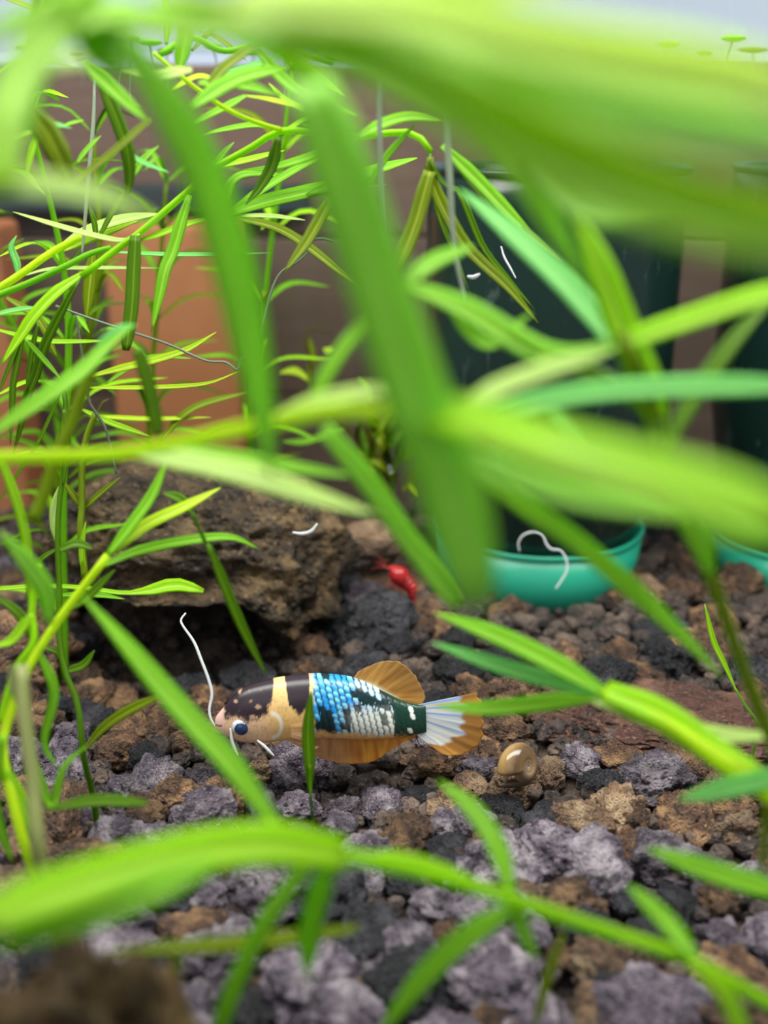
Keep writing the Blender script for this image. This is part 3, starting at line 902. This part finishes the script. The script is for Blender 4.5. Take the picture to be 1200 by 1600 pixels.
plant('trailing_stem', 'arching stem lying over the front gravel with leaves at three nodes',
      [([(-30, 1420), (140, 1365), (300, 1338), (440, 1328), (560, 1340), (700, 1372), (820, 1412), (950, 1455), (1080, 1500), (1240, 1590)], 26, (6.2, 7.4, 8.0, 8.2), 'bright')],
      [([(540, 1338), (420, 1322), (280, 1340), (130, 1385), (-40, 1440)], 74, (7.4, 6.8, 6.0), 'bright', 'band', 0),
       ([(330, 1355), (230, 1395), (110, 1440), (-30, 1485)], 50, (6.8, 6.0), 'mid', 'leaf', 0),
       ([(520, 1345), (490, 1430), (478, 1530)], 38, (7.8, 8.4), 'mid', 'leaf', 0),
       ([(480, 1350), (410, 1450), (360, 1560), (335, 1640)], 28, (8.0, 8.2), 'mid', 'band', 0),
       ([(445, 1310), (370, 1207), (303, 1132), (246, 1067), (190, 1000), (130, 932)], 36, (8.6, 9.6, 10.4), 'mid', 'leaf', 0),
       ([(800, 1400), (775, 1320), (735, 1262), (685, 1220)], 32, (8.4, 9.4), 'mid', 'leaf', 0),
       ([(815, 1412), (730, 1465), (660, 1530), (590, 1620)], 36, (8.0, 8.2), 'mid', 'leaf', 0),
       ([(805, 1405), (815, 1450), (838, 1500)], 24, 8.4, 'mid', 'leaf', 0),
       ([(1085, 1498), (1040, 1440), (980, 1382)], 30, (8.0, 8.6), 'mid', 'leaf', 0),
       ([(1080, 1500), (1130, 1550), (1165, 1630)], 30, 7.8, 'bright', 'band', 0),
       ([(880, 1460), (855, 1530), (835, 1610)], 16, 9.4, 'olive', 'leaf', 0),
       ([(555, 1345), (640, 1352), (760, 1388)], 34, (8.0, 8.2), 'bright', 'leaf', 0),
       ([(560, 1450), (420, 1470), (150, 1490)], 24, (8.6, 8.0), 'olive', 'leaf', 0),
       ([(270, 1600), (272, 1540), (280, 1480)], 24, 8.0, 'olive', 'leaf', 0)])

# -- the clump at the side, from blurred to sharp
plant('upright_stem', 'sprig leaning over the cave mouth with a pale forked tip',
      [([(45, 1340), (8, 1200), (6, 1145), (42, 1048), (66, 1006), (108, 946), (168, 868)], 17, (12.4, 13.4, 14.2), 'yellow'),
       ([(0, 1130), (24, 1048), (52, 1004), (50, 950), (62, 880)], 13, (13.6, 14.2), 'bright')],
      [([(165, 870), (228, 822), (290, 792), (345, 762)], 22, (14.2, 15.0), 'yellow', 'leaf', 0),
       ([(160, 885), (215, 862), (290, 846), (360, 840), (405, 858)], 18, (14.3, 15.2), 'mid', 'leaf', 0),
       ([(168, 868), (210, 815), (240, 770), (262, 715)], 20, (14.2, 14.6), 'mid', 'leaf', 0),
       ([(100, 955), (135, 935), (180, 890)], 16, 14.6, 'dark', 'leaf', 0),
       ([(78, 975), (72, 925), (42, 880), (0, 830)], 30, (10.8, 10.2), 'fresh', 'leaf', 0),
       ([(60, 1010), (30, 960), (-10, 930)], 16, 14.5, 'dark', 'leaf', 0),
       ([(55, 1010), (85, 1080), (70, 1160), (90, 1200)], 16, 13.6, 'mid', 'leaf', 0),
       ([(10, 1200), (40, 1270), (70, 1340)], 22, 12.6, 'bright', 'leaf', 0),
       ([(5, 1150), (-10, 1250), (20, 1350)], 22, 12.6, 'mid', 'leaf', 0),
       ([(50, 960), (20, 1000), (-10, 1010)], 18, 13.6, 'bright', 'leaf', 0),
       ([(0, 715), (25, 780), (42, 850), (50, 950)], 15, (14.0, 14.2), 'bright', 'band', 0),
       ([(52, 1180), (80, 1260), (100, 1200), (135, 1165)], 14, 13.0, 'mid', 'leaf', 0),
       ([(230, 1255), (150, 1252), (70, 1265)], 20, 12.0, 'dark', 'leaf', 0)], foot=(0.1, 0.6))
plant('dead_stem', 'straw coloured dead stem standing before the gravel by the clump',
      [([(62, 1345), (52, 1230), (38, 1110), (34, 1040)], 26, (10.4, 11.0), 'straw')],
      [([(38, 1110), (22, 1070), (18, 1035)], 16, 10.9, 'straw', 'leaf', 0)], foot=(-0.1, 0.6))
plant('upright_stem', 'thin stem with a single spoon tipped leaf reaching over the cave',
      [([(130, 1180), (122, 1100), (103, 1053), (93, 1000), (93, 930), (90, 850), (92, 790), (101, 720), (103, 640), (98, 600)], 10, (15.2, 16.0, 16.6), 'dark')],
      [([(-10, 921), (67, 916), (133, 919), (193, 927), (240, 922), (275, 915), (318, 924)], 22, 16.4, 'bright', 'tip', 0),
       ([(92, 930), (150, 930), (195, 936)], 10, 16.6, 'mid', 'leaf', 0),
       ([(250, 1088), (200, 1112), (160, 1140), (128, 1178)], 18, (14.8, 15.2), 'olive', 'leaf', 0),
       ([(100, 1050), (130, 1040), (148, 1016)], 14, 15.8, 'dark', 'leaf', 0),
       ([(105, 1052), (90, 1020), (60, 1010)], 10, 15.8, 'dark', 'leaf', 0),
       ([(90, 850), (86, 800), (98, 750)], 16, 16.3, 'pale', 'leaf', 0),
       ([(90, 857), (60, 880), (40, 930)], 10, 16.3, 'dark', 'leaf', 0),
       ([(92, 860), (120, 850), (145, 858)], 16, 15.4, 'dark', 'leaf', 0),
       ([(97, 610), (62, 687), (28, 741), (-6, 788)], 7, 16.4, 'dark', 'leaf', 0),
       ([(100, 640), (106, 690), (98, 760)], 11, 16.2, 'dark', 'leaf', 0)], foot=(0.0, 0.3))
plant('upright_stem', 'olive stem standing on top of the big rock with a forked base',
      [([(133, 905), (126, 830), (128, 790), (128, 735), (134, 687), (150, 644)], 12, (17.6, 18.4), 'olive')],
      [([(128, 798), (156, 772), (188, 746)], 11, 18.0, 'olive', 'leaf', 0),
       ([(124, 790), (112, 770), (100, 755)], 11, 18.0, 'olive', 'leaf', 0),
       ([(150, 648), (160, 630), (172, 622)], 5, 18.4, 'brown', 'leaf', 0),
       ([(128, 640), (175, 662), (235, 682)], 11, 18.4, 'bright', 'leaf', 0),
       ([(140, 650), (230, 655), (330, 652)], 9, 20, 'yellow', 'leaf', 0),
       ([(133, 900), (128, 860), (134, 815)], 10, 17.6, 'bright', 'leaf', 0)])
plant('upright_stem', 'blurred olive green stem slanting through the clump before the brick',
      [([(50, 815), (68, 775), (90, 710), (110, 665), (132, 604), (152, 548)], 23, (11.0, 11.6), 'olive')],
      [([(-15, 680), (85, 613), (130, 580), (165, 545), (205, 510)], 30, (10.4, 11.4), 'mid', 'leaf', 0),
       ([(215, 545), (232, 600), (248, 680)], 22, 11.4, 'dark', 'band', 0),
       ([(150, 552), (185, 520), (212, 508)], 24, 11.4, 'blue', 'leaf', 0)])
MAIN = [(9, 562), (54, 495), (128, 432), (180, 391), (219, 363), (290, 302), (330, 266), (390, 232), (440, 204), (500, 210), (546, 215), (640, 207), (672, 236)]
plant('branching_stem', 'sharp green branching stem running from the clump up to the hanging roots',
      [(MAIN[2:], 12, (16.2, 16.4, 16.2, 15.6, 15.2), 'bright'), ([(440, 203), (400, 191), (350, 168), (300, 133), (240, 82)], 8, (15.6, 15.0), 'yellow')],
      [([(130, 428), (87, 460), (54, 495), (35, 523), (2, 570)], 24, 16.2, 'bright', 'leaf', 0),
       ([(124, 436), (100, 482), (71, 540), (58, 583), (43, 622), (32, 670), (20, 712)], 18, (16.3, 16.8), 'dark', 'leaf', 0),
       ([(60, 505), (52, 540), (45, 583), (41, 612)], 9, 16.6, 'dark', 'leaf', 0),
       ([(38, 520), (22, 594), (20, 627), (16, 695)], 11, 16.6, 'dark', 'leaf', 0),
       ([(34, 525), (14, 575), (-4, 618)], 8, 16.6, 'dark', 'leaf', 0),
       ([(40, 530), (62, 555), (95, 592)], 9, 16.4, 'mid', 'leaf', 0),
       ([(212, 368), (209, 430), (206, 484), (197, 548)], 22, (16.2, 16.0), 'dark', 'band', 0),
       ([(296, 305), (272, 388), (259, 420), (249, 465), (237, 517)], 21, (16.2, 15.9), 'mid', 'leaf', 0),
       ([(218, 366), (190, 376), (141, 367), (87, 352), (20, 331)], 11, 16.3, 'pale', 'leaf', 0),
       ([(219, 376), (243, 369), (290, 352), (335, 340)], 14, 16.4, 'bright', 'leaf', 0),
       ([(435, 214), (426, 258), (406, 294), (384, 320)], 20, (15.7, 15.9), 'dark', 'leaf', 0),
       ([(350, 337), (415, 317), (480, 302), (545, 285), (600, 255)], 30, (16.4, 17), 'mid', 'leaf', 0),
       ([(355, 338), (420, 338), (477, 344)], 10, 16.4, 'pale', 'lens', 0),
       ([(355, 338), (430, 356), (482, 387), (530, 425), (565, 452)], 17, (16.4, 16.0), 'olive', 'leaf', 0),
       ([(357, 334), (415, 294), (480, 256), (530, 236)], 17, (16.6, 17.2), 'mid', 'leaf', 0),
       ([(352, 320), (365, 284), (395, 272), (450, 276)], 18, 17, 'mid', 'leaf', 0),
       ([(478, 304), (560, 276), (652, 247)], 24, 16.6, 'mid', 'lens', 0),
       ([(480, 306), (540, 297), (604, 288)], 5, 16.6, 'yellow', 'leaf', 0),
       ([(520, 300), (514, 315), (482, 375), (445, 424)], 21, (15.6, 15.4), 'olive', 'leaf', 0),
       ([(575, 295), (602, 250), (650, 193)], 15, (15.2, 14.6), 'mid', 'leaf', 0),
       ([(384, 150), (425, 157), (500, 178), (545, 205)], 11, 15.2, 'yellow', 'leaf', 0),
       ([(384, 150), (350, 170), (295, 197)], 17, 15.4, 'mid', 'leaf', 0),
       ([(300, 168), (375, 125), (450, 108)], 36, 13.2, 'mid', 'leaf', 0),
       ([(440, 205), (400, 196), (340, 205), (316, 212)], 13, 16.2, 'mid', 'leaf', 0),
       ([(435, 215), (470, 190), (500, 180)], 10, 16, 'bright', 'leaf', 0),
       ([(330, 268), (350, 240), (366, 222)], 11, 16.4, 'mid', 'leaf', 0),
       ([(335, 262), (390, 250), (445, 235)], 14, 16.8, 'bright', 'leaf', 0),
       ([(545, 215), (500, 240), (430, 262), (380, 265)], 18, 16.4, 'mid', 'leaf', 0),
       ([(545, 216), (510, 190), (450, 160), (420, 130)], 14, 15.4, 'bright', 'leaf', 0),
       ([(560, 215), (600, 195), (640, 185), (690, 190)], 24, 14.6, 'mid', 'leaf', 0),
       ([(672, 268), (648, 352), (622, 418)], 26, (15.2, 15.0), 'olive', 'band', 0),
       ([(672, 245), (673, 276), (694, 330), (731, 391), (792, 449), (841, 505)], 25, (15.4, 15.8), 'olive', 'leaf', .1),
       ([(672, 248), (692, 288), (718, 303), (753, 384), (792, 434), (836, 484)], 12, (15.4, 16.2), 'dark', 'leaf', 0),
       ([(712, 258), (770, 321), (841, 378), (880, 410)], 18, (15.2, 15.4), 'olive', 'leaf', 0),
       ([(690, 228), (748, 287), (800, 340), (842, 378)], 28, (15.0, 15.4), 'mid', 'leaf', 0),
       ([(672, 240), (684, 330), (720, 420), (735, 460)], 8, 16, 'dark', 'leaf', 0)])
plant('branching_stem', 'yellow-green stem with a pale sheath lying behind the sharp branching stem',
      [([(-10, 456), (30, 430), (69, 402), (93, 387), (130, 369)], 13, (16.8, 17.2), 'yellow'), ([(-10, 464), (48, 441), (108, 413), (139, 397), (173, 387)], 11, (16.6, 17), 'mid')],
      [([(93, 388), (140, 362), (190, 345), (250, 334)], 24, 17.4, 'pale', 'leaf', 0),
       ([(100, 392), (150, 372), (215, 345)], 18, 17.5, 'yellow', 'leaf', 0),
       ([(150, 372), (148, 350), (140, 322)], 9, 17.2, 'dark', 'leaf', 0), ([(155, 372), (172, 340), (190, 310)], 9, 17.2, 'dark', 'leaf', 0),
       ([(34, 432), (76, 421), (139, 419), (255, 419)], 8, 17.3, 'pale', 'leaf', 0),
       ([(178, 394), (258, 398), (345, 398), (425, 395)], 9, 17.2, 'blue', 'leaf', 0),
       ([(-10, 514), (32, 525), (76, 534), (130, 534), (178, 532)], 10, 16.8, 'bright', 'leaf', 0),
       ([(-10, 492), (30, 484), (64, 480)], 10, 16.4, 'blue', 'leaf', 0),
       ([(29, 432), (26, 410), (18, 386), (26, 368)], 12, 17.0, 'blue', 'leaf', 0),
       ([(140, 606), (230, 606), (320, 600), (374, 580)], 9, 17.4, 'yellow', 'leaf', 0),
       ([(142, 588), (190, 576), (230, 567), (290, 548), (338, 519)], 15, 17.6, 'yellow', 'leaf', 0),
       ([(145, 395), (140, 450), (135, 500)], 20, 18.6, 'olive', 'leaf', 0),
       ([(165, 600), (230, 560), (300, 560)], 10, 19, 'mid', 'leaf', 0),
       ([(250, 690), (300, 640), (390, 612)], 14, 20, 'olive', 'leaf', 0),
       ([(10, 465), (60, 500), (90, 560)], 14, 18.6, 'olive', 'leaf', 0)])
plant('drooping_stem', 'darker stem hanging down beside the pale window light at the tank corner',
      [([(60, -20), (45, 70), (40, 160), (70, 230), (110, 290)], 13, (12.6, 12.8, 13.6), 'olive')],
      [([(150, 110), (180, 180), (200, 240), (202, 290), (190, 330)], 22, (14.6, 15), 'dark', 'leaf', 0),
       ([(50, 170), (90, 240), (112, 290)], 40, (12.4, 12.8), 'olive', 'leaf', 0),
       ([(110, 290), (170, 245), (235, 188)], 16, (13.4, 13.0), 'olive', 'band', 0),
       ([(15, 185), (60, 190), (112, 200)], 14, 14.4, 'blue', 'leaf', 0), ([(100, 196), (115, 192), (131, 188)], 8, 15.2, 'mid', 'leaf', 0),
       ([(60, 205), (30, 215), (-10, 235)], 12, 15, 'bright', 'leaf', 0), ([(60, 205), (50, 240), (42, 275)], 12, 15, 'bright', 'leaf', 0),
       ([(190, 235), (225, 255), (265, 270)], 10, 15, 'blue', 'leaf', 0), ([(205, 280), (225, 250), (248, 228)], 14, 15.2, 'mid', 'leaf', 0),
       ([(195, 300), (165, 350), (155, 365)], 10, 16, 'dark', 'leaf', 0), ([(120, 255), (140, 230), (158, 212)], 10, 15.6, 'mid', 'leaf', 0),
       ([(70, 20), (30, 5), (-10, -8)], 10, 16, 'olive', 'leaf', 0), ([(60, 40), (75, 0), (80, -30)], 16, 14, 'olive', 'leaf', 0),
       ([(130, 100), (185, 150), (230, 190)], 26, 12.0, 'mid', 'leaf', 0)])
plant('surface_stem', 'fine leaved stem tangle just under the surface behind the widest leaves',
      [([(250, 85), (300, 60), (350, 80), (420, 70), (520, 100)], 10, (15.4, 16.4), 'mid')],
      [([(260, 70), (262, 30), (255, -10)], 11, 16.2, 'mid', 'leaf', 0), ([(300, 80), (330, 50), (360, 20)], 11, 16, 'dark', 'leaf', 0),
       ([(310, 50), (340, 60), (385, 95)], 9, 16, 'olive', 'leaf', 0), ([(280, 110), (290, 60), (292, 10)], 26, 14.6, 'mid', 'leaf', 0),
       ([(320, 140), (360, 100), (420, 60)], 22, 14, 'olive', 'leaf', 0), ([(340, 120), (390, 105), (440, 90)], 14, 15, 'blue', 'leaf', 0),
       ([(300, 110), (240, 120), (190, 112)], 26, 13.4, 'pale', 'leaf', 0), ([(420, 75), (480, 110), (540, 150)], 18, 14.6, 'bright', 'leaf', 0),
       ([(400, 80), (460, 140), (560, 180)], 22, 14.0, 'mid', 'leaf', 0), ([(310, 130), (380, 135), (440, 150)], 24, 14.0, 'mid', 'leaf', 0),
       ([(270, 140), (310, 120), (345, 128)], 12, 15.4, 'yellow', 'leaf', 0)])
plant('sprig', 'loose dark green leaf sprig drifting between the big rock and the fish',
      [([(392, 1010), (362, 950), (335, 880), (300, 800)], 7, (14.6, 14.0), 'dark')],
      [([(325, 850), (362, 945), (392, 1010), (418, 1058)], 18, (14.0, 14.6), 'dark', 'leaf', .5),
       ([(300, 800), (280, 780), (255, 770)], 18, 15.2, 'dark', 'leaf', 0)])
plant('sprig', 'short dark green leaf sprig crossing the flank of the fish',
      [([(486, 1250), (485, 1225), (484, 1195)], 5, (15.0, 15.1), 'dark')],
      [([(484, 1240), (483, 1190), (481, 1140), (486, 1080)], 21, (15.1, 15.2), 'dark', 'lens', .3)], foot=(0.0, 0.3))
plant('sprig', 'single thin bright leaf standing upright from the reddish slab',
      [([(1184, 1136), (1166, 1104), (1147, 1073)], 4, 16.4, 'mid')],
      [([(1150, 1078), (1130, 1035), (1114, 1000), (1101, 944)], 10, 16.4, 'bright', 'lens', 0)], foot=(0.05, 0.1))


def small_plant():
    b = P(606, 800, 25.4); root = tag(empty('potted_sprig', b), 'small brownish green plant growing behind the pale tan stone', 'water plant')
    q = lambda x, y, dz=0: tuple(P(x, y, 25.2 + dz))
    obj('stem', *tube([q(608, 815), q(604, 760), q(590, 700), q(560, 650)], [.10, .08, .05], 16, 8), LM['brown'], root)
    obj('stem', *tube([q(604, 760), q(560, 690), q(500, 620), q(487, 570), q(478, 516), q(518, 519)], [.07, .06, .05, .06, .05, .02], 24, 8), LM['brown'], root)
    lr = random.Random(3)
    for i in range(30):
        sx_, sy_ = lr.uniform(560, 640), lr.uniform(690, 780)
        a = lr.uniform(-2.8, -.3); L = lr.uniform(45, 105)
        ex, ey = sx_ + L * math.cos(a) * .8, sy_ + L * math.sin(a)
        mx, my = (sx_ + ex) / 2 + lr.uniform(-14, 14), (sy_ + ey) / 2 - lr.uniform(0, 14)
        V, F, U = ribbon([q(sx_, sy_), q(mx, my, lr.uniform(-.4, .4)), q(ex, ey, lr.uniform(-.8, .4))], lr.uniform(.14, .30), 'lens', wave=.3)
        obj('leaf', V, F, LM[lr.choice(('brown', 'dark', 'dark', 'olive'))], root, uv=U)
    for pts, tone in ((((435, 583), (462, 581), (486, 597)), 'yellow'), (((482, 600), (488, 560), (484, 528)), 'olive'), (((640, 755), (648, 765), (655, 775)), 'yellow'),
                      (((505, 545), (514, 549), (524, 550)), 'yellow'), (((560, 590), (572, 605), (580, 630)), 'mid'), (((700, 570), (716, 530), (722, 488)), 'brown'), (((440, 690), (480, 690), (540, 670)), 'mid')):
        V, F, U = ribbon([q(*p) for p in pts], .20, 'lens', wave=.2); obj('leaf', V, F, LM[tone], root, uv=U)


small_plant()


def grow(base, topp, label, seed, tones, lw=.16, ll=1.7, gap=1.0, name='upright_stem', cat='water plant'):
    lr = random.Random(seed); base, topp = Vector(base), Vector(topp)
    root = tag(empty(name, base), label, cat)
    m1 = base.lerp(topp, .35) + Vector((lr.uniform(-.5, .5), lr.uniform(-.4, .4), 0)); m2 = base.lerp(topp, .7) + Vector((lr.uniform(-.6, .6), lr.uniform(-.4, .4), 0))
    pts = [tuple(base), tuple(m1), tuple(m2), tuple(topp)]
    obj('stem', *tube(pts, [.075, .07, .06, .04], 30, 8), LM[tones[0]], root)
    L = (topp - base).length; k = int(L / gap); c = spline(pts, k + 2)
    for i in range(1, k + 2):
        t = c[min(i + 1, k + 1)] - c[i - 1]; t /= np.linalg.norm(t); a0 = lr.uniform(0, 6.28)
        u = np.cross(t, (.3, .9, .2)); u /= np.linalg.norm(u); v = np.cross(t, u)
        for j in range(3):
            a = a0 + 2.1 * j + lr.uniform(-.3, .3); out = u * math.cos(a) + v * math.sin(a); l = ll * lr.uniform(.7, 1.2)
            p0 = c[i]; p1 = p0 + (out * .75 + t * .6) * l * .5; p2 = p0 + (out * 1.0 + t * .45 - np.array((0, 0, lr.uniform(0, .3)))) * l
            V, F, U = ribbon([tuple(p0), tuple(p1), tuple(p2)], lw * lr.uniform(.8, 1.2), 'leaf', hint=Vector(tuple(t)) + Vector((0, -.5, .2)), n=10)
            obj('leaf', V, F, LM[lr.choice(tones)], root, uv=U)


grow((-6.9, 21.6, -.1), (-5.6, 22.4, 9.6), 'leafy stem standing before the outer terracotta brick beside the rock', 1, ('olive', 'mid', 'dark', 'dark'))
grow((-7.6, 23.0, -.1), (-7.9, 23.6, 10.6), 'leafy stem rooted furthest along the rear glass past the rock', 2, ('mid', 'dark', 'olive'))
grow((-5.3, 23.6, -.1), (-4.6, 24.2, 8.6), 'leafy stem rising behind the big rock between the two bricks', 3, ('olive', 'mid', 'dark'))
grow((-3.2, 24.8, -.1), (-1.8, 23.4, 10.8), 'leafy stem behind the big rock leaning toward the dark wall', 4, ('mid', 'olive', 'bright'), gap=1.6)
grow((-6.1, 18.6, -.2), (-6.0, 19.8, 9.9), 'leafy stem growing from the mouth of the cave', 5, ('mid', 'bright', 'dark'), gap=1.3)

# ------------------------------------------------------------------ floating leaves, roots, threads, bubbles
lr = random.Random(12)
spots = [(40, 20, 23), (200, 25, 20), (232, 48, 21), (258, 62, 24), (330, 22, 22), (395, 40, 24), (120, 62, 26), (700, 12, 22), (950, 6, 24), (985, 18, 25),
         (1050, 8, 22), (1150, 20, 20), (1180, 42, 24), (610, 8, 24), (520, 20, 26), (175, 8, 18), (445, 10, 20), (830, 14, 23), (1105, 38, 26)]
for i, (x, y, d) in enumerate(spots):
    v = FW + RT * ((x - 600) / FPX) + UP * (-(y - 800) / FPX); c = CAM + v * d; c.z = 11.27
    c.x += 0; r = lr.uniform(.18, .32)
    root = tag(empty('duckweed', c), 'small round floating duckweed leaf on the water surface', 'duckweed', 'duckweed on the water surface')
    V = []; k = 20
    for (rr, z) in ((.001, .05), (r * .6, .05), (r, .02), (r * .96, -.02), (r * .5, -.06), (.001, -.08)):
        for j in range(k):
            a = 2 * math.pi * j / k; q_ = 1 + .08 * math.cos(2 * a + i); V.append((c.x + rr * q_ * math.cos(a), c.y + rr * math.sin(a), c.z + z))
    F = [(a * k + j, a * k + (j + 1) % k, (a + 1) * k + (j + 1) % k, (a + 1) * k + j) for a in range(5) for j in range(k)]
    obj('frond', V, F, LM['mid' if i % 3 else 'olive'], root)
    obj('root', *tube([tuple(c), tuple(c + Vector((lr.uniform(-.1, .1), 0, -.5))), tuple(c + Vector((lr.uniform(-.2, .2), 0, -lr.uniform(.7, 1.3))))], [.02, .012], 10, 5), M_root, root)


def thread(name, label, cat, pts, wpx, d, mat, rad=None):
    wp, dm = path_px(pts, d); r = wpx * .5 * dm / FPX
    return tag(obj(name, *tube(wp, rad and [q * r for q in rad] or [r * .6, r, r, r * .5], max(24, 7 * len(pts)), 7), mat), label, cat)


thread('hair_thread', 'shiny white thread curling from the cave roof down to the fish mouth', 'thread', [(290, 958), (283, 968), (286, 978), (303, 1003), (314, 1030), (326, 1062), (331, 1085), (327, 1110), (332, 1128), (345, 1142), (360, 1152)], 5, (17.4, 17.0, 16.8), M_thread)
thread('hair_thread', 'short white frayed thread end on the gravel under the fish chin', 'thread', [(360, 1138), (362, 1155), (366, 1168), (372, 1180)], 5, 16.6, M_thread)
thread('hair_thread', 'short bluish white fibre lying under the throat of the fish', 'thread', [(402, 1157), (412, 1165), (421, 1174), (428, 1181)], 5, 16.6, M_thread)
thread('hair_thread', 'long wavy grey thread strung before the terracotta brick and dark wall', 'thread',
       [(87, 478), (139, 497), (190, 514), (260, 537), (320, 563), (352, 566), (371, 578), (377, 560), (400, 546), (412, 500), (425, 452), (440, 425), (466, 408), (484, 390), (488, 376), (503, 373), (520, 377)], 4, 17.2, M_root, [1, 1, 1, 1])
thread('hanging_root', 'pale hanging root ending in a bright white hook between two big leaves', 'root', [(592, 40), (593, 190), (597, 290), (604, 380), (602, 460), (604, 490), (618, 525), (642, 562), (672, 592)], 8, (14.0, 14.4, 15), M_root, [.8, 1, 1, .9, .7, .5])
thread('hanging_root', 'grey green hanging root before the dark green tumbler', 'root', [(690, 45), (698, 215), (703, 280), (706, 340), (712, 400), (727, 470)], 11, 13.6, M_root, [1, 1, .9, .5])
thread('hanging_root', 'thin grey root hanging before the wooden wall at the clump side', 'root', [(148, 110), (146, 190), (140, 260), (134, 330), (128, 400)], 7, 17.0, M_root)
thread('hanging_root', 'thin dark root dangling down to the top of the big rock', 'root', [(118, 490), (125, 530), (138, 620), (150, 645), (165, 670), (174, 705), (182, 740)], 5, 17.6, M_rootd)
thread('hair_thread', 'bright white curl of thread under the widest surface leaves', 'thread', [(796, 112), (797, 135), (789, 158), (769, 181)], 7, 5.8, M_thread, [.3, 1, .8, .2])
thread('hair_thread', 'small white curved fibre lying on top of the big rock', 'thread', [(457, 832), (472, 834), (486, 830), (496, 818)], 6, 19.2, M_thread)
thread('hair_thread', 'short white strip modelled as a highlight by the grey green hanging root', 'thread', [(730, 432), (740, 433), (750, 428)], 7, 16, M_thread)  # white tube put in as a small highlight, not a loose fibre
thread('hair_thread', 'brown and white fibre caught between hanging leaves', 'thread', [(783, 385), (788, 402), (798, 420), (806, 435)], 3.5, 16.4, M_thread)
thread('hair_thread', 'curly white thread hanging over the rim of the teal dish', 'thread',
       [(812, 862), (810, 848), (818, 836), (834, 831), (848, 836), (854, 850), (862, 858), (876, 860), (884, 872), (886, 890), (878, 906), (868, 920)], 3.4, (22.6, 22.5, 22.5), M_thread, [.6, 1, 1, 1, .7])


def bubble(px_, py_, d, rpx, label):
    V, F, _ = ball(P(px_, py_, d), rpx * d / FPX, (0, 0, 1), 24, 16, 1.0)
    tag(obj('air_bubble', V, F, M_bubble), label, 'bubble')


bubble(838, 165, 5.9, 15, 'clear air bubble resting on the widest surface leaf')
bubble(975, 213, 5.7, 8, 'smaller air bubble further along the widest surface leaf')
bubble(610, 733, 24.6, 7, 'tiny bright air bubble on the small brownish plant')
bubble(793, 713, 5.5, 5, 'tiny air bubble under the yellow-green stem leaf')
